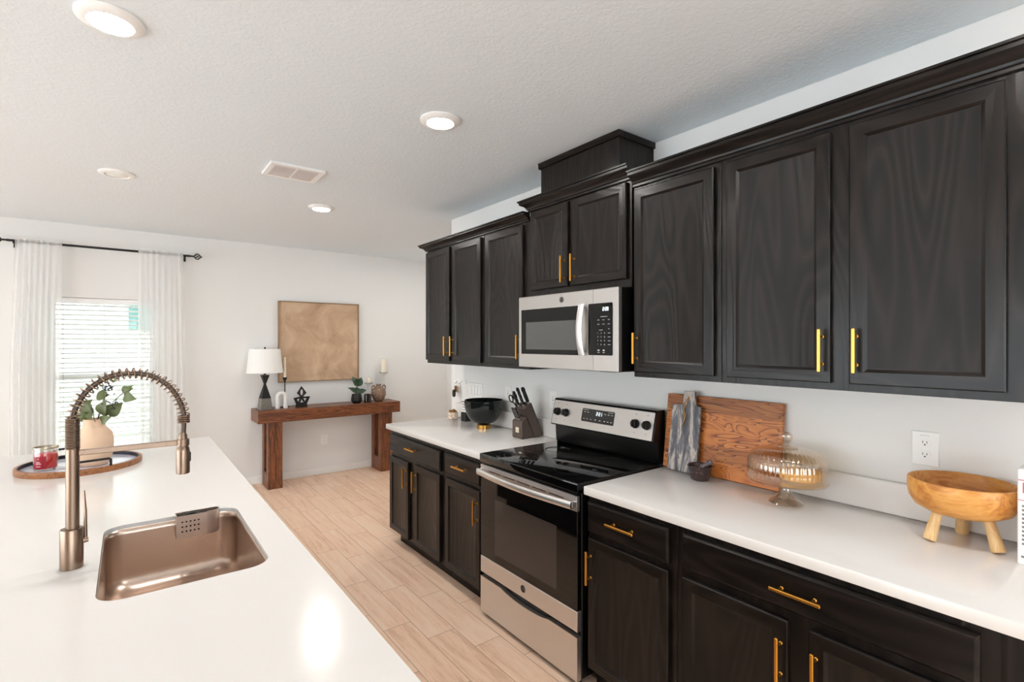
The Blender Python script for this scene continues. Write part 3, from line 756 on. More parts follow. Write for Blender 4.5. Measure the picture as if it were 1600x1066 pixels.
obj('wax', B().lathe([(.043, .011), (.044, .014), (.044, .078), (.041, .080), (.001, .080)], (-.322, 3.368, .9236), 36), REDWAX, cn)
lb = B(); ca = math.atan2(-3.368, .322)
for k in range(12): pass
def arcpanel(b, c, r, a0, a1, z0, z1, n=12, th=.0006):
    rows = []
    for k in range(n + 1):
        a = a0 + (a1 - a0) * k / n
        rows.append([(c[0] + rr * math.cos(a), c[1] + rr * math.sin(a), zz) for rr, zz in ((r, z0), (r, z1), (r + th, z1), (r + th, z0))])
    b.loft(rows)
    return b
lbo = obj('label', arcpanel(lb, (-.322, 3.368), .0472, ca - 1.05, ca + .05, .935, .995), REDLAB, cn)
wk = B()
for k, (a, z, w) in enumerate(((-.62, .985, .05), (-.62, .968, .16), (-.58, .961, .24), (-.60, .948, .2))):
    arcpanel(wk, (-.322, 3.368), .0479, ca + a - w, ca + a + w, z - .0012, z + .0012, 5, .0003)
obj('lettering', wk, simple('label_ink', (232, 214, 214), .5), lbo)

VX, VY = -.138, 3.352
vs = thing('clay_vase', 'pale clay vase holding eucalyptus stems on the round tray', 'vase', (VX, VY, .9236))
obj('body', B().lathe([(.052, 0), (.060, .005), (.072, .03), (.079, .075), (.080, .115), (.0785, .145), (.071, .168), (.057, .183), (.048, .194), (.0450, .208), (.0455, .226), (.0475, .236), (.0455, .237), (.0425, .226), (.0425, .205), (.05, .18), (.06, .15), (.001, .10)], (VX, VY, .9236), 48), CLAY, vs)
eu = thing('eucalyptus_bouquet', 'small bunch of green eucalyptus stems in the clay vase', 'plant', (VX, VY, 1.15))
stm = B(); top0 = Vector((VX, VY, 1.09))
rgt = Vector((math.cos(math.radians(-37.36)), math.sin(math.radians(-37.36)), 0)); fwd = Vector((.607, .795, 0))
def sp3(r, f, z): return Vector((VX, VY, 0)) + rgt * r + fwd * f + Vector((0, 0, z))
ends = [(.115, -.01, 1.375), (.165, .0, 1.27), (.15, .03, 1.31), (.195, -.02, 1.325), (.05, .02, 1.29), (-.03, .0, 1.235), (.10, .02, 1.25), (.02, -.03, 1.22), (.12, -.03, 1.225)]
for e in ends:
    p2 = sp3(*e); mid = top0.lerp(p2, .55) + Vector((0, 0, .03))
    stm.tube([top0, mid, p2], [.002, .0016, .001], 6)
obj('stems', stm, STEM, eu)
lvs = [((.105, -.01, 1.345), (.3, 0, 1), .055, .046), ((.155, 0, 1.285), (.7, -.2, -.25), .075, .06), ((.125, .02, 1.30), (1, .1, .25), .055, .042), ((.16, -.02, 1.30), (1, 0, .6), .06, .022),
       ((.03, .02, 1.255), (.1, 0, 1), .06, .055), ((.01, .0, 1.265), (.9, .2, .3), .06, .05), ((-.05, .0, 1.20), (.5, .1, 1), .065, .05), ((-.07, .0, 1.185), (.8, -.1, .6), .06, .045),
       ((.05, -.01, 1.18), (.4, -.3, 1), .085, .06), ((.08, .0, 1.17), (.6, .1, .8), .09, .065), ((.0, -.02, 1.165), (-.2, -.3, 1), .08, .055), ((-.03, .02, 1.165), (-.3, .2, 1), .07, .05), ((.03, .03, 1.165), (.3, .6, 1), .085, .05), ((.06, -.03, 1.15), (1, -.4, .4), .075, .045), ((-.01, -.03, 1.16), (-.6, -.3, .5), .06, .05), ((.03, -.03, 1.155), (.2, -.8, .7), .07, .055)]
for p, d, L_, w_ in lvs:
    dd = rgt * d[0] + fwd * d[1] + Vector((0, 0, d[2]))
    nn = -fwd * .9 + Vector((random.uniform(-.3, .3), random.uniform(-.3, .3), random.uniform(-.1, .35)))
    obj('leaf', B().leaf(sp3(*p), dd, nn, L_, w_, .12), LEAF, eu)
br = B()
for c in ((.10, -.01, 1.235), (.08, 0, 1.32), (.05, .01, 1.31)):
    for k in range(16):
        br.ball(sp3(c[0] + random.gauss(0, .014), c[1] + random.gauss(0, .012), c[2] + random.gauss(0, .014)), .0038, 6)
bo_ = obj('berries', br, BERRY, eu); bo_['kind'] = 'stuff'
fl = B()
for k in range(5): 
    a = k * 1.1; fl.leaf(sp3(-.055, -.03, 1.165), rgt * (-.5 + .5 * math.cos(a)) + Vector((0, 0, .3 + math.sin(a))), -fwd, .038, .014, .1)
obj('dried_flower', fl, DRYFL, eu)

# ------------------------------------------------------------------ range
RY0, RY1 = 1.606, 2.392
RC = (RY0 + RY1) / 2
rg = thing('kitchen_range', 'stainless and black electric range standing between the base cabinets', 'oven', (1.93, RC, 0))
obj('body', B().box(1.625, 2.235, RY0 + .004, RY1 - .004, .03, .872, .003), BLACKPL, rg, False)
ct = B(); ct.box(1.592, 2.20, RY0, RY1, .873, .921, .006, seg=2)
cto = obj('cooktop', ct, BLACKGL, rg)
BPR = simple('burner_print', (18, 18, 19), .15)
for (x, y, r) in ((1.75, 2.20, .10), (1.75, 1.80, .09), (2.02, 2.20, .075), (2.02, 1.80, .10)):
    obj('burner_outline', B().lathe([(r - .001, .9211), (r - .001, .9214), (r + .001, .9214), (r + .001, .9211)], (x, y, 0), 48, cap0=False, cap1=False), BPR, cto)
od = B(); od.box(1.598, 1.624, RY0 + .006, RY1 - .006, .343, .791, .002)
odo = obj('oven_door', od, BLACKGL, rg, False)
obj('door_window', B().box(1.5972, 1.6, RC - .25, RC + .25, .39, .69, .0008), OVENWIN, odo)
obj('lower_panel', B().box(1.597, 1.624, RY0 + .006, RY1 - .006, .250, .342, .002), STEEL, odo)
st = B()
slots = [[(RC - .3 + k * .124, .830), (RC - .3 + k * .124 + .104, .830), (RC - .3 + k * .124 + .104, .836), (RC - .3 + k * .124, .836)] for k in range(5)]
st.plate([(RY0 + .006, .792), (RY1 - .006, .792), (RY1 - .006, .861), (RY0 + .006, .861)], slots, 'x', 1.597, 1.612)
obj('vent_strip', st, STEEL, odo, False)
# bowed handle
hl = []
for k in range(25):
    t = k / 24; y = RY0 + .012 + (RY1 - RY0 - .024) * t
    bow = .052 * math.sin(PI * t) ** .35 if 0 < t < 1 else .0
    x = 1.588 - .020 - .028 * math.sin(PI * t)
    hl.append((x, y))
hb_ = B(); loops = []
for x, y in hl: loops.append([(x + .011 * math.cos(a) * .6, y, .824 + .0175 * math.sin(a)) for a in [2 * PI * q / 14 for q in range(14)]])
hb_.loft(loops)
for y in (RY0 + .016, RY1 - .016): hb_.box(1.566, 1.598, y - .008, y + .008, .812, .838, .003)
obj('handle', hb_, STEEL, odo)
for y in (RY0 + .011, RY1 - .011): obj('handle_cap', B().box(1.560, 1.585, y - .0015, y + .0015, .811, .838, .001), BLACKPL, odo)
EMB_L = simple('emblem_silver', (196, 193, 190), .4, .3); EMB_D = simple('emblem_grey', (146, 143, 141), .4, .3)
def emblem(parent, x, y, z, r):
    b = B(); b.lathe([(r * .86, -.0016), (r, -.0016), (r, 0), (r * .86, 0)], (x, y, z), 32, 'x', cap0=False, cap1=False)
    b.lathe([(r * .84, -.0006), (.001, -.0006)], (x, y, z), 32, 'x')
    b.text('GE', r * .95, lambda u, v, w: (x - .001 - w, y - u, z + v), mi=1)
    for f in list(b.bm.faces)[:32 * 3]: f.material_index = 1
    return obj('emblem', b, [EMB_L, EMB_D], parent)
emblem(odo, 1.597, RC, .297, .019)
dr = B()
tp = [(RY1 - .006, .226), (RY1 - .20, .226)] + [(RC + .19 - .38 * k / 10, .226 - .020 * math.sin(PI * k / 10) ** .6) for k in range(1, 10)] + [(RY0 + .20, .226), (RY0 + .006, .226)]
dr.loft([[(1.597, y, .028), (1.597, y, z)][::1] + [(1.622, y, z), (1.622, y, .028)] for y, z in tp])
obj('drawer', dr, STEEL, rg, False)
for y in (RY0 + .04, RY1 - .04):
    for x in (1.64, 2.18): obj('foot', B().lathe([(.016, 0), (.016, .012), (.010, .014), (.010, .032)], (x, y, 0), 16), BLACKPL, rg)
bgp = [(2.196, .918), (2.188, .922), (2.182, .935), (2.176, 1.030), (2.140, 1.034), (2.136, 1.040), (2.170, 1.188), (2.178, 1.197), (2.232, 1.197), (2.236, 1.190), (2.236, .918)]
bgo = obj('backguard', B().prism(bgp, 'y', RY0 + .002, RY1 - .002), BLACKPL, rg, True, 30)
# tilted control panel: local axis
p0 = Vector((2.1365, 0, 1.0405)); p1 = Vector((2.1695, 0, 1.1875)); du = (p1 - p0).normalized(); nn = Vector((-du.z, 0, du.x))
def tilt(s, y, d): 
    q = p0 + du * s + nn * d; return (q.x, y, q.z)
def tbox(b, s0, s1, y0, y1, d0, d1, r=0):
    if r: pts = rrect(y0, y1, s0, s1, r, 4)
    else: pts = [(y0, s0), (y1, s0), (y1, s1), (y0, s1)]
    b.loft([[tilt(s, y, d0) for y, s in pts], [tilt(s, y, d1) for y, s in pts]])
PL = (p1 - p0).length
cp = B(); tbox(cp, .002, PL - .002, RY0 + .012, RY1 - .008, -.001, .002, .004)
cpo = obj('control_panel', cp, STEEL_DIM, bgo, True, 30)
b = B(); tbox(b, .045, .122, 1.882, 2.132, .0015, .0030, .008); dpo = obj('display_panel', b, BLACKGL, bgo)
SEG = {'0': 'abcdef', '1': 'bc', '2': 'abged', '3': 'abgcd', '4': 'fgbc', '5': 'afgcd', '6': 'afgedc', '7': 'abc', '8': 'abcdefg', '9': 'abcfgd'}
def digits(txt, place, h):
    """seven segment digits; place(u right, v up) -> box maker"""
    w = h * .5; t = h * .12; x = 0; bb = []
    for ch in txt:
        if ch == ':':
            bb += [(x, x + t, h * .25, h * .25 + t), (x, x + t, h * .68, h * .68 + t)]; x += t * 2.5; continue
        R = {'a': (0, w, h - t, h), 'b': (w - t, w, h / 2, h), 'c': (w - t, w, 0, h / 2), 'd': (0, w, 0, t), 'e': (0, t, 0, h / 2), 'f': (0, t, h / 2, h), 'g': (0, w, h / 2 - t / 2, h / 2 + t / 2)}
        for sg in SEG[ch]: a = R[sg]; bb.append((x + a[0], x + a[1], a[2], a[3]))
        x += w + t * 1.4
    for q in bb: place(*q)
    return x
b = B(); digits('2:21', lambda u0, u1, v0, v1: tbox(b, .088 + v0, .088 + v1, 2.018 - u1, 2.018 - u0, .003, .0034), .020)
obj('clock_digits', b, DIGIT, bgo)
b = B()
for y in (2.11, 2.085, 2.055, 1.985, 1.95, 1.925, 1.90):
    tbox(b, .060, .0635, y - .006, y + .006, .003, .0033)
    if abs(y - 2.02) > .05: tbox(b, .100, .103, y - .007, y + .007, .003, .0033)
tbox(b, .113, .115, 2.08, 2.125, .003, .0033); tbox(b, .113, .115, 1.89, 1.93, .003, .0033)
for y in (2.02,): tbox(b, .060, .066, y - .004, y + .004, .003, .0033)
obj('key_legend', b, LEGEND, bgo)
b = B()
for y in (2.345, 2.27, 1.735, 1.66):
    tbox(b, .128, .131, y - .004, y + .004, .002, .0023); tbox(b, .030, .033, y - .003, y + .003, .002, .0023)
for y in (2.225, 1.78): tbox(b, .075, .078, y - .002, y + .002, .002, .0023)
obj('dial_legend', b, SLOT, bgo)
kproto = None
for y in (2.340, 2.268, 1.732, 1.658):
    c = tilt(.078, y, .002)
    if kproto is None:
        b = B(); loops = []
        v1 = Vector((0, 1, 0))
        for r, d in ((.0245, 0), (.0245, .006), (.0205, .009), (.0185, .024), (.016, .026)):
            loops.append([Vector(c) + du * (r * math.sin(2 * PI * k / 24)) + v1 * (r * math.cos(2 * PI * k / 24)) + nn * d for k in range(24)])
        b.loft(loops)
        q = [(-.004, -.019), (.004, -.019), (.004, .019), (-.004, .019)]
        b.loft([[Vector(c) + v1 * a + du * s + nn * .024 for a, s in q], [Vector(c) + v1 * a * .7 + du * s + nn * .033 for a, s in q]])
        kproto = obj('knob', b, BLACKPL, bgo)
        off = Vector(c) - wloc(bgo); kproto.data.transform(Matrix.Translation(-off)); kproto.location = off
    else:
        k_ = kproto.copy(); COL.objects.link(k_); k_.parent = bgo; k_.location = Vector(c) - wloc(bgo)

# ------------------------------------------------------------------ microwave
MY0, MY1, MZ0, MZ1, MX = 1.598, 2.366, 1.403, 1.820, 1.857
mw = thing('microwave', 'stainless over-the-range microwave mounted above the cooktop', 'microwave', (2.05, 1.98, MZ0))
obj('body', B().box(MX + .028, WX - .002, MY0 + .004, MY1 - .002, MZ0 + .008, MZ1 - .001, .002), BLACKPL, mw, False)
md = obj('door', B().box(MX, MX + .028, 1.7635, MY1, MZ0 + .004, MZ1 - .002, .003), STEEL_DIM, mw, False)
obj('door_glass', B().box(MX - .0012, MX + .001, 1.842, 2.340, 1.484, 1.742, .0006), DARKGL, md)
obj('window_mesh', B().box(MX - .0018, MX, 1.868, 2.296, 1.511, 1.668, .0005), MWWIN, md)
hb2 = B(); loops = []
for k in range(13):
    t = k / 12; z = 1.486 + (1.746 - 1.486) * t; x = MX - .018 - .020 * math.sin(PI * t)
    loops.append([(x + .009 * math.cos(a), 1.826 + .019 * math.sin(a), z) for a in [2 * PI * q / 12 for q in range(12)]])
hb2.loft(loops); hb2.box(MX - .022, MX, 1.812, 1.84, 1.486, 1.500, .002); hb2.box(MX - .022, MX, 1.812, 1.84, 1.732, 1.746, .002)
obj('handle', hb2, STEEL, md)
emblem(md, MX - .0004, 1.992, 1.781, .016)
pn = obj('control_side', B().box(MX, MX + .028, MY0, 1.762, MZ0 + .004, MZ1 - .002, .003), STEEL_DIM, mw, False)
def fbox(b, y0, y1, z0, z1, x0, x1, r=0):
    pts = rrect(y0, y1, z0, z1, r, 4) if r else [(y0, z0), (y1, z0), (y1, z1), (y0, z1)]
    b.prism(pts, 'x', x0, x1)
b = B(); fbox(b, 1.633, 1.792, 1.487, 1.745, MX - .0024, MX + .001, .006); kpo = obj('keypad', b, DARKGL, mw)
b = B(); digits('2:20', lambda u0, u1, v0, v1: b.box(MX - .0030, MX - .0023, 1.695 - u1, 1.695 - u0, 1.707 + v0, 1.707 + v1), .017)
obj('clock_digits', b, DIGIT, mw)
b = B()
def dash(y, z, w=.006, h=.0022): b.box(MX - .0028, MX - .0022, y - w, y + w, z - h / 2, z + h / 2)
dash(1.687, 1.678, .022)
for y in (1.723, 1.690, 1.655): dash(y, 1.662); 
for y in (1.723, 1.690, 1.655): dash(y, 1.641, .007)
dash(1.706, 1.612, .012); dash(1.655, 1.617, .004)
for r, z in enumerate((1.597, 1.578, 1.559, 1.540)):
    for c, y in enumerate((1.727, 1.705, 1.683)):
        b.text(['123', '456', '789', '*0#'][r][c], .011, lambda u, v, w, y=y, z=z: (MX - .0023 - w * .3, y - u, z + v))
    dash(1.653, z, .008)
for y in (1.722, 1.688): dash(y, 1.512, .006, .006); dash(y, 1.501, .007)
obj('key_legend', b, LEGEND, mw)
for a, c in ((1.70, 1.80), (2.15, 2.28)): obj('grease_filter', B().box(1.95, 2.2, a, c, MZ0 - .004, MZ0 + .009), BLACKMT, mw, False)

# ------------------------------------------------------------------ outlets, switches, hook rail
def wall_plate_x(name, label, cat, yc, zc, w, h, kindp, group):
    """cover plate on the kitchen wall facing -x"""
    t = thing(name, label, cat, (WX, yc, zc), group)
    obj('cover_plate', B().box(WX - .006, WX - .0002, yc - w / 2, yc + w / 2, zc - h / 2, zc + h / 2, .0025), WHITEPL, t)
    def slotset(zz, rr=True):
        b = B(); b.prism(rrect(yc - .0165, yc + .0165, zz - .014, zz + .014, .012, 5), 'x', WX - .0085, WX - .005); r = obj('receptacle', b, WHITEPL, t)
        b = B(); b.box(WX - .0088, WX - .008, yc + .005, yc + .0068, zz - .002, zz + .006); b.box(WX - .0088, WX - .008, yc - .0068, yc - .005, zz - .002, zz + .006)
        b.lathe([(.0026, -.0088), (.0026, -.008)], (WX, yc, zz - .007), 10, 'x'); obj('slot', b, SLOT, r)
    if kindp == 'duplex':
        slotset(zc + .021); slotset(zc - .021)
        b = B()
        for k in range(5): b.box(WX - .0064, WX - .0058, yc + .011 - k * .0055, yc + .0145 - k * .0055, zc + .0455, zc + .0472)
        obj('imprint', b, simple('grey_print', (170, 170, 170), .5), t)
    elif kindp == 'decora':
        f = obj('receptacle', B().box(WX - .0085, WX - .005, yc - .0165, yc + .0165, zc - .034, zc + .034, .001), WHITEPL, t)
        b = B()
        for zz in (zc + .019, zc - .019):
            b.box(WX - .0088, WX - .008, yc + .005, yc + .0068, zz - .002, zz + .006); b.box(WX - .0088, WX - .008, yc - .0068, yc - .005, zz - .002, zz + .006)
            b.lathe([(.0024, -.0088), (.0024, -.008)], (WX, yc, zz - .007), 10, 'x')
        b.box(WX - .0090, WX - .008, yc - .005, yc + .005, zc - .003, zc + .003)
        obj('slot', b, SLOT, f)
    elif kindp == 'switches':
        for k in range(4):
            y = yc + (1.5 - k) * .046
            sb = obj('rocker_switch', B().prism([(WX - .0055, zc - .034), (WX - .0075, zc - .034), (WX - .0105, zc + .034), (WX - .0055, zc + .034)], 'y', y - .0165, y + .0165, bev=.001), WHITEPL, t)
            obj('shadow_gap', B().box(WX - .0063, WX - .0057, y - .018, y + .018, zc - .0355, zc + .0355), simple('gap_grey', (150, 148, 145), .6), sb)
wall_plate_x('light_switch', 'four-gang white light switch plate above the dark glass bowl', 'switch', 3.455, 1.160, .21, .116, 'switches', None)
wall_plate_x('wall_outlet', 'white wall outlet behind the knife block handles', 'outlet', 3.006, 1.168, .078, .118, 'decora', 'white outlets on the walls')
wall_plate_x('wall_outlet', 'white wall outlet just left of the range control panel', 'outlet', 2.505, 1.165, .078, .120, 'decora', 'white outlets on the walls')
wall_plate_x('wall_outlet', 'white duplex wall outlet above the wooden bowl', 'outlet', .532, 1.172, .078, .122, 'duplex', 'white outlets on the walls')
fo = thing('wall_outlet', 'white duplex wall outlet under the brown console table', 'outlet', (1.845, FY, .405), 'white outlets on the walls')
obj('cover_plate', B().box(1.806, 1.884, FY - .006, FY - .0002, .346, .464, .0025), WHITEPL, fo)
for zz in (.426, .384):
    b = B(); b.prism(rrect(1.8285, 1.8615, zz - .014, zz + .014, .012, 5), 'y', FY - .0085, FY - .005); r = obj('receptacle', b, WHITEPL, fo)
    b = B(); b.box(1.838, 1.840, FY - .0088, FY - .008, zz - .002, zz + .006); b.box(1.850, 1.852, FY - .0088, FY - .008, zz - .002, zz + .006); obj('slot', b, SLOT, r)
hr = thing('key_hook_rail', 'small white key hook rail on the wall near its far corner', 'hook', (WX, 3.665, 1.215))
obj('back_plate', B().box(WX - .012, WX - .0002, 3.595, 3.735, 1.200, 1.235, .003), WHITEPL, hr)
for y in (3.705, 3.640):
    obj('hook', B().tube([(WX - .012, y, 1.222), (WX - .030, y, 1.218), (WX - .042, y, 1.205), (WX - .047, y, 1.212), (WX - .047, y, 1.226)], .0028, 8), CHROME, hr)
ky = thing('key_bunch', 'bunch of keys with brown and black fobs hanging on the hook', 'keys', (WX - .037, 3.705, 1.15))
obj('ring', B().tube([(WX - .041, 3.705 + .014 * math.cos(a), 1.193 + .014 * math.sin(a)) for a in [2 * PI * k / 20 for k in range(20)]], .0014, 6, True), CHROME, ky)
obj('brown_fob', B().box(WX - .046, WX - .036, 3.688, 3.722, 1.128, 1.182, .004), KEYBR, ky)
obj('black_fob', B().prism(rrect(3.696, 3.734, 1.085, 1.150, .016, 5), 'x', WX - .058, WX - .047, bev=.002), BLACKPL, ky)
obj('key', B().box(WX - .034, WX - .032, 3.675, 3.690, 1.125, 1.182, .0008), GOLD, ky)

# ------------------------------------------------------------------ left counter things
mj = thing('moss_pot', 'small speckled terrazzo pot of dry moss at the counter corner', 'pot', (2.155, 3.632, .914))
obj('pot', B().lathe([(.036, 0), (.041, .003), (.042, .056), (.040, .058), (.037, .056), (.037, .040), (.001, .040)], (2.155, 3.632, .914), 14), TERR, mj)
ms = B()
for k in range(26):
    a = random.uniform(0, 2 * PI); r = .026 * math.sqrt(random.random()); ms.ball((2.155 + r * math.cos(a), 3.632 + r * math.sin(a), .914 + .056 + random.uniform(-.004, .012)), random.uniform(.008, .013), 7)
o = obj('moss', ms, MOSS, mj); o['kind'] = 'stuff'
sg = thing('counter_sign', 'small white script sign on a black block beside the glass bowl', 'sign', (2.185, 3.475, .914))
obj('block', B().box(2.155, 2.215, 3.44, 3.51, .914, .985, .003), BLACKMT, sg)
pq = obj('plaque', B().box(2.172, 2.180, 3.430, 3.525, .985, 1.068, .002), PAPER, sg)
b = B()
for k in range(3):
    for q in range(3 + k % 2): b.tube([(2.1715, 3.513 - q * .022, 1.045 - k * .022), (2.1712, 3.507 - q * .022, 1.053 - k * .022), (2.1712, 3.502 - q * .022, 1.041 - k * .022), (2.1715, 3.497 - q * .022, 1.049 - k * .022)], .0014, 5)
obj('script_strokes', b, simple('ink_blue_black', (52, 56, 84), .6), pq)
obj('frame_edge', B().box(2.1715, 2.1805, 3.428, 3.527, 1.066, 1.071), BLACKMT, sg)

BX, BY = 2.108, 3.107
fb = thing('glass_bowl', 'large dark smoked glass bowl on a gold foot', 'bowl', (BX, BY, .914))
obj('foot', B().lathe([(.054, 0), (.054, .026), (.050, .028)], (BX, BY, .914), 40), GOLD, fb)
R_ = .146
pr = [(R_ * math.sin(a) ** .68, .207 - .176 * math.cos(a)) for a in [PI / 2 * k / 14 for k in range(2, 15)]]
pr_in = [(r - .004, h + .003) for r, h in reversed(pr)]
obj('bowl', B().lathe([(.012, .0285)] + pr + [(R_ - .002, .209)] + pr_in, (BX, BY, .914), 48), SMOKE, fb)

kb = thing('knife_block', 'dark brown wooden knife block on the left counter near the range', 'knife block', (2.13, 2.634, .914))
y0k, y1k = 2.580, 2.687
obj('front_block', B().prism([(2.054, .918), (2.159, .918), (2.088, 1.058), (2.084, 1.044), (2.054, 1.027)], 'y', y0k, y1k, bev=.0015), BLOCKWD, kb, False)
obj('main_block', B().prism([(2.161, .918), (2.212, .918), (2.236, .934), (2.133, 1.150), (2.073, 1.112)], 'y', y0k, y1k, bev=.0015), BLOCKWD, kb, False)
for x in (2.062, 2.20):
    for y in (y0k + .006, y1k - .014): obj('foot', B().box(x, x + .008, y, y + .008, .914, .919), BLACKPL, kb)
pq = obj('label', B().box(2.0528, 2.0542, 2.616, 2.650, .954, .988, .0004), simple('cream_label', (222, 212, 188), .5), kb)
b = B(); b.box(2.0523, 2.0529, 2.6245, 2.6265, .962, .980); b.box(2.0523, 2.0529, 2.6265, 2.640, .962, .9635); b.box(2.0523, 2.0529, 2.640, 2.642, .962, .980)
obj('label_mark', b, GREYINK, pq)
ax = Vector((-.103, 0, .216)).normalized(); pxv = Vector((ax.z, 0, -ax.x))
def knife(label, name, c, L_, w, th, y, steel=True):
    """handle leaving the block at c, along the slot direction"""
    c = Vector((c[0], y, c[1]))
    t = thing(name, label, 'knife', c - ax * .004, 'knives in the knife block')
    def cs(s, wd, thk): 
        p = c + ax * s
        return [p + pxv * (wd * math.cos(a)) + Vector((0, 1, 0)) * (thk * math.sin(a)) for a in [2 * PI * k / 12 for k in range(12)]]
    obj('bolster', B().loft([cs(-.004, w * .8, th * .8), cs(.012, w * .85, th)]), STEEL, t)
    prof = [(.012, .9), (.03, .95), (L_ * .45, 1.1), (L_ * .7, .95), (L_ * .9, 1.15), (L_, .7)]
    g = obj('grip', B().loft([cs(s, w * k, th) for s, k in prof]), BLACKMT, t)
    b = B()
    for s in (.03, L_ * .5, L_ * .8): b.loft([[c + ax * s + pxv * (.0022 * math.cos(a)) + Vector((0, yy, 0)) + ax * (.0022 * math.sin(a)) for a in [2 * PI * k / 8 for k in range(8)]] for yy in (-th - .0006, th + .0006)])
    if steel: obj('rivet', b, STEEL, g)
    if steel: obj('tang', B().loft([[c + ax * s + pxv * (dd) + Vector((0, q, 0)) for dd, q in ((-w * k * 1.03, -.0012), (-w * k * 1.03, .0012), (-w * k * .6, .0012), (-w * k * .6, -.0012))] for s, k in prof]), STEEL, g)
    return t
TOPK = lambda f: (2.073 + .06 * f, 1.112 + .038 * f)
knife('thick black sharpening steel handle, rearmost in the knife block', 'sharpening_steel', TOPK(.88), .118, .0125, .0125, 2.605, False)
knife('large black knife handle tallest in the middle of the block', 'chef_knife', TOPK(.62), .125, .0115, .009, 2.640)
knife('black knife handle in front of the tallest knife, nearer the viewer', 'carving_knife', TOPK(.42), .112, .0108, .008, 2.618)
knife('black knife handle beside the scissors at the left of the block', 'bread_knife', TOPK(.30), .112, .0108, .008, 2.662)
for i, (y, lab) in enumerate(((2.668, 'leftmost black steak knife in the low front row'), (2.650, 'second black steak knife from the left in the low front row'), (2.632, 'third black steak knife from the left in the low front row'))):
    knife(lab, 'steak_knife', (2.062 + .012, 1.036), .088, .0075, .006, y)
sc = thing('kitchen_scissors', 'black-handled kitchen scissors at the left of the knife block', 'scissors', (2.082, 2.675, 1.11))
c = Vector((2.083, 2.676, 1.115))
b = B()
for s in (-1, 1):
    ctr = c + ax * .075 + pxv * (s * .017)
    b.tube([ctr + ax * (.026 * math.sin(a)) + pxv * (.0135 * math.cos(a)) for a in [2 * PI * k / 22 for k in range(22)]], .0042, 8, True)
    b.tube([c + ax * .0, c + ax * .03 + pxv * (s * .006), ctr - ax * .024], .0045, 8)
obj('handle', b, BLACKPL, sc)
obj('blade', B().box(c.x - .004, c.x + .004, c.y - .002, c.y + .002, c.z - .006, c.z + .004), STEEL, sc)

# ------------------------------------------------------------------ right counter things
def lean(pts_yz, xb0, xt0, zt, th):
    """outline (y, z) leaned: front face x goes linearly from xb0 at z=.914 to xt0 at zt"""
    k = (xt0 - xb0) / (zt - .914)
    n = Vector((-1, 0, k)).normalized()
    A_ = [Vector((xb0 + (z - .914) * k, y, z)) for y, z in pts_yz]
    return A_, [p - n * th for p in A_]
def leaned(name, outline, xb0, xt0, zt, th, mat, parent, bev=.002):
    A_, C_ = lean(outline, xb0, xt0, zt, th)
    m = min(v.z for v in A_ + C_); d = .9145 - m
    b = B(); b.loft([[p + Vector((0, 0, d)) for p in A_], [p + Vector((0, 0, d)) for p in C_]])
    if bev: bmesh.ops.bevel(b.bm, geom=b.bm.edges[:], offset=bev, segments=1, affect='EDGES')
    return obj(name, b, mat, parent, True, 40)
wb = thing('cutting_board', 'large honey-brown wooden cutting board leaning on the kitchen wall', 'cutting board', (2.2, 1.29, .914))
leaned('board', [(1.008, .914), (1.590, .914), (1.590, 1.284), (1.008, 1.284)], 2.192, 2.2375, 1.284, .020, ACACIA, wb)
mp_ = thing('marble_paddle_board', 'grey veined marble paddle board leaning on the wooden cutting board', 'serving board', (2.17, 1.46, .914))
leaned('paddle', [(1.378, .914), (1.542, .914), (1.536, 1.236), (1.480, 1.238), (1.474, 1.246), (1.474, 1.308), (1.412, 1.308), (1.412, 1.246), (1.406, 1.238), (1.378, 1.236)], 2.158, 2.207, 1.308, .014, MARBLE, mp_)
obj('cord_loop', B().tube([(2.2015, 1.443, 1.283), (2.198, 1.458, 1.262), (2.195, 1.470, 1.235), (2.190, 1.463, 1.208), (2.188, 1.452, 1.19), (2.184, 1.460, 1.16), (2.181, 1.472, 1.138)], .0022, 6).tube([(2.2015, 1.443, 1.283), (2.197, 1.450, 1.25), (2.192, 1.468, 1.222), (2.187, 1.458, 1.185), (2.183, 1.464, 1.15)], .0022, 6), CORD, mp_)
mt = thing('stone_mortar', 'small dark stone mortar in front of the boards', 'mortar', (2.112, 1.328, .914))
obj('bowl', B().lathe([(.036, 0), (.041, .004), (.046, .03), (.053, .058), (.056, .066), (.053, .069), (.049, .066), (.042, .04), (.03, .02), (.001, .016)], (2.112, 1.328, .914), 36), STONE, mt)
ps = thing('stone_pestle', 'speckled grey stone pestle resting in the mortar', 'pestle', (2.12, 1.32, .95))
obj('shaft', B().tube([(2.090, 1.346, .948), (2.098, 1.341, .952), (2.115, 1.328, .966), (2.150, 1.300, .991), (2.158, 1.294, .996)], [.008, .014, .0115, .014, .010], 14), PESTLE, ps)
CX_, CY_ = 2.078, .928
cs_ = thing('cake_stand', 'ribbed peach glass cake stand with domed lid on the right counter', 'cake stand', (CX_, CY_, .914))
obj('pedestal', B().lathe([(.060, 0), (.062, .003), (.058, .008), (.040, .022), (.024, .040), (.0185, .054), (.0175, .068), (.022, .078), (.034, .084), (.001, .085)], (CX_, CY_, .914), 40), glass('blush_glass', (254, 248, 243), .03, .2), cs_)
obj('plate', B().lathe([(.030, .083), (.120, .086), (.146, .090), (.149, .094), (.146, .0965), (.120, .092), (.001, .0915)], (CX_, CY_, .914), 56), AMBER, cs_)
dome = [(.138, .0975), (.140, .099), (.1405, .135), (.139, .160), (.134, .182), (.122, .200), (.100, .213), (.06, .2195), (.03, .221)]
do = obj('dome', B().lathe(dome + [(r - .003, h - .003) for r, h in reversed(dome)], (CX_, CY_, .914), 192, cap0=False, cap1=False, ribs=48, ribamp=.011), AMBER, cs_, True, 60)
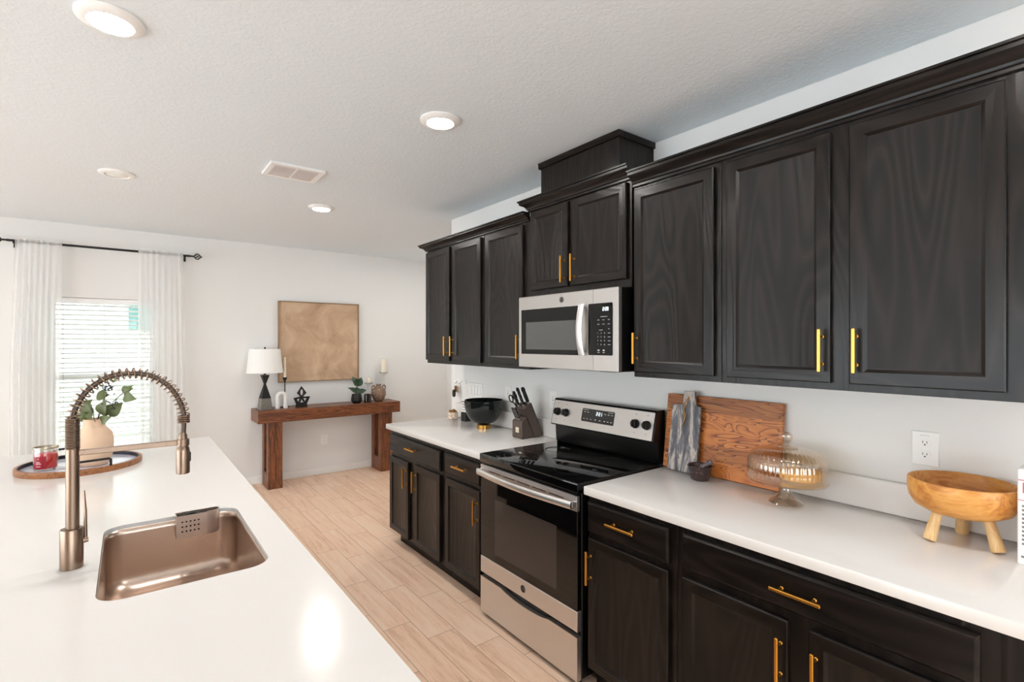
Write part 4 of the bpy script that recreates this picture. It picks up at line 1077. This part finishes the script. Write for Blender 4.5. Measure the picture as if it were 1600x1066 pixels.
obj('knob', B().lathe([(.042, .221), (.044, .225), (.030, .229), (.014, .233), (.012, .240), (.021, .250), (.025, .262), (.022, .273), (.012, .281), (.001, .283)], (CX_, CY_, .914), 32), AMBER, do)
ck = thing('round_cake', 'low golden cake under the glass dome', 'cake', (CX_, CY_, 1.0055))
cd_ = rgt
obj('crust', B().lathe([(.070, .0), (.074, .005), (.074, .028), (.068, .034), (.001, .036)], (CX_ + .045, CY_ - .035, 1.0063), 40), CAKE, ck)
WBX, WBY = 2.118, .406
wbw = thing('wooden_bowl', 'shallow honey-colored wooden bowl on three short legs', 'bowl', (WBX, WBY, .914))
wp = [(.04, .089), (.090, .094), (.120, .110), (.134, .134), (.1385, .160), (.138, .188), (.136, .194), (.131, .195), (.127, .189), (.122, .160), (.108, .130), (.08, .114), (.001, .110)]
obj('bowl', B().lathe(wp, (WBX, WBY, .914), 56), OLIVE, wbw)
for a in (138, 10, 250):
    ar = math.radians(a); dx, dy = math.cos(ar), math.sin(ar)
    obj('leg', B().tube([(WBX + dx * .0975, WBY + dy * .0975, .9185), (WBX + dx * .095, WBY + dy * .095, .926), (WBX + dx * .072, WBY + dy * .072, 1.008)], [.0175, .018, .0135], 16), PALEWD, wbw)
bk = thing('cookbook', 'white cookbook standing at the right edge of the counter', 'book', (2.12, .245, .914))
obj('cover', B().box(2.032, 2.22, .236, .268, .914, 1.187, .003), PAPER, bk)
b = B(); b.box(2.0312, 2.033, .238, .266, 1.155, 1.158); b.box(2.0312, 2.033, .238, .266, 1.098, 1.1)
b.box(2.0312, 2.033, .2445, .2475, 1.11, 1.15); b.box(2.0312, 2.033, .254, .257, 1.12, 1.15)
obj('spine_print', b, PINKINK, bk)
b = B()
for k in range(10): b.box(2.0312, 2.033, .247, .2585, 1.08 - k * .012, 1.086 - k * .012)
b.box(2.0312, 2.033, .245, .260, .935, .941)
obj('spine_text', b, GREYINK, bk)

# ------------------------------------------------------------------ console table and what stands on it
ctb = thing('console_table', 'rustic brown wooden console table against the far wall', 'table', (1.85, 5.89, 0))
obj('tabletop', B().box(1.062, 2.64, 5.705, 6.062, .708, .836, .003), RUST_X, ctb, False)
def cleg(x0, x1):
    b = B(); y0, y1 = 5.752, 6.042
    b.box(x0, (x0 + x1) / 2 - .001, y0, y0 + .085, 0, .708, .0015); b.box((x0 + x1) / 2 + .001, x1, y0, y0 + .085, 0, .708, .0015)
    b.box(x0, x1, y1 - .085, y1, 0, .708, .0015); b.box(x0 + .001, x1 - .001, y0 + .085, y1 - .085, 0, .165)
    obj('leg', b, RUST_Z, ctb, False)
cleg(1.170, 1.312); cleg(2.412, 2.556)
LX, LY = 1.165, 5.885
lm = thing('table_lamp', 'table lamp with white shade and hourglass base on the console', 'lamp', (LX, LY, .836))
ph = math.radians(52.64 + 180) 
obj('base', B().lathe([(.082, 0), (.082, .004), (.066, .12)], (LX, LY, .836), 4, phase=ph), HAMMER, lm, False)
obj('column', B().lathe([(.066, .1205), (.013, .270), (.050, .364), (.050, .367), (.012, .367), (.012, .388), (.006, .390)], (LX, LY, .836), 4, phase=ph), BLACKMT, lm, False)
obj('shade', B().lathe([(.178, .392), (.1525, .646), (.1505, .646), (.176, .392)], (LX, LY, .836), 56, cap0=False, cap1=False), SHADE, lm, True, 40)
b = B(); b.tube([(LX, LY, .836 + .388), (LX, LY, 1.484)], .003, 8)
for k in range(3): a = k * 2 * PI / 3; b.tube([(LX, LY, 1.476), (LX + .151 * math.cos(a), LY + .151 * math.sin(a), 1.480)], .0016, 6)
obj('harp', b, BLACKMT, lm)
obj('finial', B().lathe([(.004, 0), (.010, .003), (.010, .018), (.001, .020)], (LX, LY, 1.482), 4, phase=ph), BLACKMT, lm, False)
ar_ = thing('stone_arch', 'small white stone arch ornament beside the lamp', 'ornament', (1.325, 5.86, .836))
obj('arch', B().tube([(1.284, 5.86, .836), (1.284, 5.86, .955)] + [(1.325 - .041 * math.cos(PI * k / 12), 5.86, .960 + .041 * math.sin(PI * k / 12)) for k in range(13)] + [(1.366, 5.86, .955), (1.366, 5.86, .836)], .0225, 16), WMARB, ar_)
ch = thing('candlestick', 'slim black candlestick behind the white stone arch', 'candlestick', (1.379, 5.945, .836))
obj('stand', B().lathe([(.045, 0), (.045, .006), (.010, .012), (.0055, .03), (.0055, .27), (.012, .298), (.021, .312), (.021, .330), (.012, .330), (.012, .318), (.001, .318)], (1.379, 5.945, .836), 24), BLACKMT, ch)
tc_ = thing('twist_candle', 'cream twisted taper candle in the black candlestick', 'candle', (1.379, 5.945, 1.155))
b = B()
for q in (0, PI): b.tube([(1.379 + .006 * math.cos(q + k * .75), 5.945 + .006 * math.sin(q + k * .75), 1.1555 + k * .0066) for k in range(36)], [.0095 - .00009 * k for k in range(36)], 10)
obj('wax', b, CREAMWAX, tc_)
so = thing('lotus_sculpture', 'black openwork lotus shaped sculpture on the console', 'sculpture', (1.532, 5.86, .836))
def ell(cx, cy, rx, ry, n=16): return [(cx + rx * math.cos(2 * PI * k / n), cy + ry * math.sin(2 * PI * k / n)) for k in range(n)]
sc_out = [(1.474, .854), (1.590, .854), (1.586, .868), (1.620, .948), (1.564, .948), (1.545, .953), (1.583, .990), (1.532, 1.064), (1.486, .990), (1.520, .953), (1.500, .945), (1.450, .938), (1.478, .868)]
b = B(); b.plate(sc_out, [ell(1.533, .998, .017, .036), [(1.533, .928), (1.512, .885), (1.555, .885)], [(1.518, .932), (1.480, .925), (1.498, .890)], [(1.549, .934), (1.588, .930), (1.568, .890)]], 'y', 5.845, 5.875)
b.box(1.474, 1.590, 5.838, 5.882, .836, .856, .002)
obj('figure', b, BLACKMT, so, False)
pp = thing('fig_plant', 'small green leafy plant in a faceted black pot', 'plant', (2.148, 5.84, .836))
pt = obj('pot', B().lathe([(.045, 0), (.066, .03), (.066, .055), (.056, .108), (.050, .108), (.050, .09), (.001, .09)], (2.148, 5.84, .836), 8), BLACKMT, pp, False)
obj('stem', B().tube([(2.148, 5.84, .925), (2.155, 5.842, 1.0), (2.158, 5.842, 1.06)], [.004, .0035, .003], 8), STEM, pp)
for (p, d, L_, w_) in (((2.155, 5.84, 1.03), (-.35, .05, .8), .13, .085), ((2.158, 5.842, 1.03), (.45, 0, .9), .12, .08), ((2.15, 5.84, .955), (-.9, -.2, .6), .13, .06), ((2.152, 5.84, .955), (.95, -.1, .25), .12, .06), ((2.15, 5.85, .96), (.3, .5, .5), .10, .06)):
    obj('leaf', B().leaf(p, d, (0.1, -1, .5), L_, w_, .12), LEAF_D, pp)
aj = thing('amber_jar', 'dark amber glass candle jar between plant and urn', 'jar', (2.268, 5.80, .836))
obj('jar', B().lathe([(.038, 0), (.041, .004), (.041, .100), (.038, .102), (.036, .100), (.036, .085), (.001, .085)], (2.268, 5.80, .836), 32), AMBJAR, aj)
def pillar(name_l, label_c, x, y, zc, r, hc, rp):
    t = thing('candle_holder', name_l, 'candle holder', (x, y, .836), 'glass candle holders on the console')
    h = zc - .836
    obj('stem', B().lathe([(.048, 0), (.048, .006), (.022, .016), (.016, .05), (.026, .08), (.016, .11), (.016, h - .05), (.024, h - .03), (.040, h - .012), (.001, h - .011)], (x, y, .836), 28), GLASS, t)
    obj('plate', B().lathe([(.030, h - .011), (rp, h - .008), (rp, h), (.001, h)], (x, y, .836), 32), HAMMER, t)
    c = thing('pillar_candle', label_c, 'candle', (x, y, zc), 'cream pillar candles')
    obj('wax', B().lathe([(r, .0005), (r, hc - .004), (r - .004, hc), (.004, hc - .003), (.001, hc - .003)], (x, y, zc), 28), CREAMWAX, c)
    obj('wick', B().tube([(x, y, zc + hc - .004), (x + .002, y, zc + hc + .008)], .0012, 6), BLACKMT, c)
pillar('short glass candle holder with a small candle, behind the amber jar', 'short cream pillar candle on the lower glass holder', 2.352, 5.985, 1.056, .030, .068, .055)
pillar('tall glass candle holder behind the round urn', 'tall cream pillar candle on the higher glass holder', 2.545, 5.985, 1.178, .037, .170, .052)
ur = thing('round_urn', 'round mottled brown two-handled urn at the right of the console', 'urn', (2.428, 5.86, .836))
obj('body', B().lathe([(.038, 0), (.045, .003), (.070, .035), (.087, .080), (.088, .112), (.074, .148), (.048, .170), (.030, .178), (.028, .195), (.037, .205), (.035, .208), (.026, .200), (.024, .18), (.001, .12)], (2.428, 5.86, .836), 40), URN, ur)
for s in (-1, 1):
    obj('handle', B().tube([(2.428 + s * a, 5.86, .836 + h) for a, h in ((.045, .168), (.055, .188), (.072, .194), (.086, .180), (.088, .155), (.078, .132))], .0085, 10), URN, ur)

pa = thing('wall_art', 'square tan abstract painting in a thin frame above the console', 'painting', (1.79, FY, 1.56))
obj('canvas', B().box(1.345, 2.24, FY - .030, FY - .003, 1.112, 2.008), CANVAS, pa, False)
fr = B()
for bx in ((1.334, 1.345, 1.101, 2.019), (2.24, 2.251, 1.101, 2.019)): fr.box(bx[0], bx[1], FY - .042, FY - .001, bx[2], bx[3], .001)
fr.box(1.345, 2.24, FY - .042, FY - .001, 1.101, 1.112, .001); fr.box(1.345, 2.24, FY - .042, FY - .001, 2.008, 2.019, .001)
obj('frame', fr, FRAMEWD, pa, False)

# ------------------------------------------------------------------ blind, curtain rod, curtains
bl = thing('window_blind', 'white horizontal slat blind hanging in the far window', 'blind', (-.178, FY + .06, 1.964))
obj('headrail', B().box(X0 + .006, X1 - .006, FY + .025, FY + .085, 1.915, 1.962, .003), SLATM, bl)
b = B(); z = 1.895
while z > .55:
    b.loft([[(x, FY + .030, z + .005), (x, FY + .055, z + .001), (x, FY + .080, z - .007), (x, FY + .080, z - .0042), (x, FY + .055, z + .0038), (x, FY + .030, z + .0078)] for x in (X0 + .008, X1 - .008)])
    z -= .0445
obj('slats', b, SLATM, bl, False)
for x in (-.47, -.178, .115):
    obj('ladder_cord', B().tube([(x, FY + .028, 1.92), (x, FY + .028, .55)], .0012, 5).tube([(x, FY + .082, 1.92), (x, FY + .082, .55)], .0012, 5), simple('cord_grey', (170, 170, 172), .6), bl)
obj('bottom_rail', B().box(X0 + .008, X1 - .008, FY + .03, FY + .08, .515, .535, .003), SLATM, bl)
obj('wand', B().tube([(-.50, FY + .018, 1.91), (-.50, FY + .016, 1.27)], .003, 8), WHITEPL, bl)
RYD = FY - .085; RZ = 2.422
rod = thing('curtain_rod', 'black curtain rod with cage finials above the far window', 'curtain rod', (-.15, RYD, RZ))
obj('pole', B().tube([(-.82, RYD, RZ), (.50, RYD, RZ)], .0105, 14), BLACKMT, rod)
for s, x in ((-1, -.845), (1, .525)):
    b = B(); b.tube([(x - s * .03, RYD, RZ), (x, RYD, RZ)], .008, 12); b.tube([(x + s * .068, RYD, RZ), (x + s * .076, RYD, RZ)], .006, 10)
    for k in range(6):
        a0 = k * PI / 3
        for tw in (1, -1):
            b.tube([(x + s * .07 * t, RYD + .031 * math.sin(PI * t) * math.cos(a0 + tw * t * 2.0), RZ + .031 * math.sin(PI * t) * math.sin(a0 + tw * t * 2.0)) for t in [q / 10 for q in range(11)]], .0024, 6)
    obj('finial', b, BLACKMT, rod)
for x in (-.775, .455):
    obj('bracket', B().box(x - .006, x + .006, RYD - .012, FY - .001, RZ - .024, RZ - .010, .001).box(x - .012, x + .012, FY - .005, FY - .0005, RZ - .05, RZ + .02, .001), BLACKMT, rod)
def curtain(label, xt0, xt1, xb0, xb1, ph0):
    t = thing('sheer_curtain', label, 'curtain', ((xt0 + xt1) / 2, RYD, RZ), 'white sheer curtains')
    b = B(); rows = []; nz_, nx = 26, 110
    for j in range(nz_ + 1):
        v = j / nz_; z = RZ + .022 - v * (RZ + .022 - .03); row = []
        sm = min(1., v * 2.2)
        for i in range(nx + 1):
            u = i / nx
            x = (xt0 + (xt1 - xt0) * u) * (1 - sm) + (xb0 + (xb1 - xb0) * u) * sm
            amp = .010 + .020 * sm if v > .03 else .004
            gather = .6 + .4 * math.sin(u * 5 + ph0)
            y = RYD - .016 + (-.002 if v < .03 else 0) + amp * gather * math.sin(u * 2 * PI * 8 + ph0 + .5 * math.sin(v * 3)) + .004 * math.sin(u * 40 + v * 6)
            row.append(b.bm.verts.new((x, y, z)))
        rows.append(row)
    for a, c in zip(rows, rows[1:]):
        for i in range(nx): b.face([a[i], a[i + 1], c[i + 1], c[i]])
    obj('panel', b, SHEER, t, True, 180)
curtain('white sheer curtain panel at the left of the far window', -.765, -.465, -.80, -.47, .3)
curtain('white sheer curtain panel at the right of the far window', .080, .440, .075, .455, 1.7)

# ------------------------------------------------------------------ ceiling fixtures
def downlight(label, x, y, lit=True, group='round ceiling lights'):
    t = thing('ceiling_light', label, 'ceiling light', (x, y, CZ), group)
    obj('trim_ring', B().lathe([(.097, -.0002), (.097, -.006), (.090, -.011), (.070, -.016), (.064, -.014), (.064, -.004), (.001, -.004)] if not lit else [(.097, -.0002), (.097, -.006), (.090, -.011), (.070, -.018), (.0645, -.018), (.0645, -.006), (.001, -.006)], (x, y, CZ), 48, cap0=False, cap1=False), WHITEPL, t)
    if lit: obj('lens', B().lathe([(.064, -.0175), (.050, -.0195), (.001, -.0205)], (x, y, CZ), 40, cap0=False, cap1=True), LENS, t)
    else: obj('lens', B().lathe([(.058, -.005), (.056, -.012), (.035, -.016), (.001, -.017)], (x, y, CZ), 40, cap0=False), LENS_OFF, t)
    return t
downlight('lit round ceiling light nearest the camera at the upper left', -.046, 2.152)
downlight('lit round ceiling light above the aisle before the microwave', 1.208, 2.157)
downlight('lit round ceiling light farthest back, beyond the ceiling vent', 1.228, 4.121)
downlight('unlit round ceiling light over the far end of the island', -.055, 4.087, False)
downlight('unseen ceiling light added in the hall beyond the end of the kitchen wall', 2.95, 4.9)  # hidden lamp added to brighten the right part of the far wall
downlight('lit round ceiling light behind the camera over the aisle', 1.208, .19)
vt = thing('ceiling_vent', 'white rectangular two-panel air vent on the ceiling', 'vent', (.83, 3.37, CZ))
x0, x1, y0, y1 = .675, .992, 3.235, 3.50
b = B(); b.plate([(x0, y0), (x1, y0), (x1, y1), (x0, y1)], [[(x0 + .03, y0 + .03), (.829, y0 + .03), (.829, y1 - .03), (x0 + .03, y1 - .03)], [(.839, y0 + .03), (x1 - .03, y0 + .03), (x1 - .03, y1 - .03), (.839, y1 - .03)]], 'z', CZ - .014, CZ - .0002)
obj('frame', b, WHITEPL, vt, False)
b = B()
for (a, c) in ((x0 + .03, .829), (.839, x1 - .03)):
    for k in range(14): yy = y0 + .034 + k * .0145; b.loft([[(x, yy, CZ - .0135), (x, yy + .0122, CZ - .0122), (x, yy + .0130, CZ - .0127), (x, yy + .0012, CZ - .0140)] for x in (a, c)])
obj('louvers', b, simple('louver_grey', (226, 220, 218), .5), vt, False)
obj('added_backing', B().box(x0 + .025, x1 - .025, y0 + .025, y1 - .025, CZ - .0085, CZ - .0004), WHITEPL, vt, False)  # pale plate added behind the louvers to lighten them
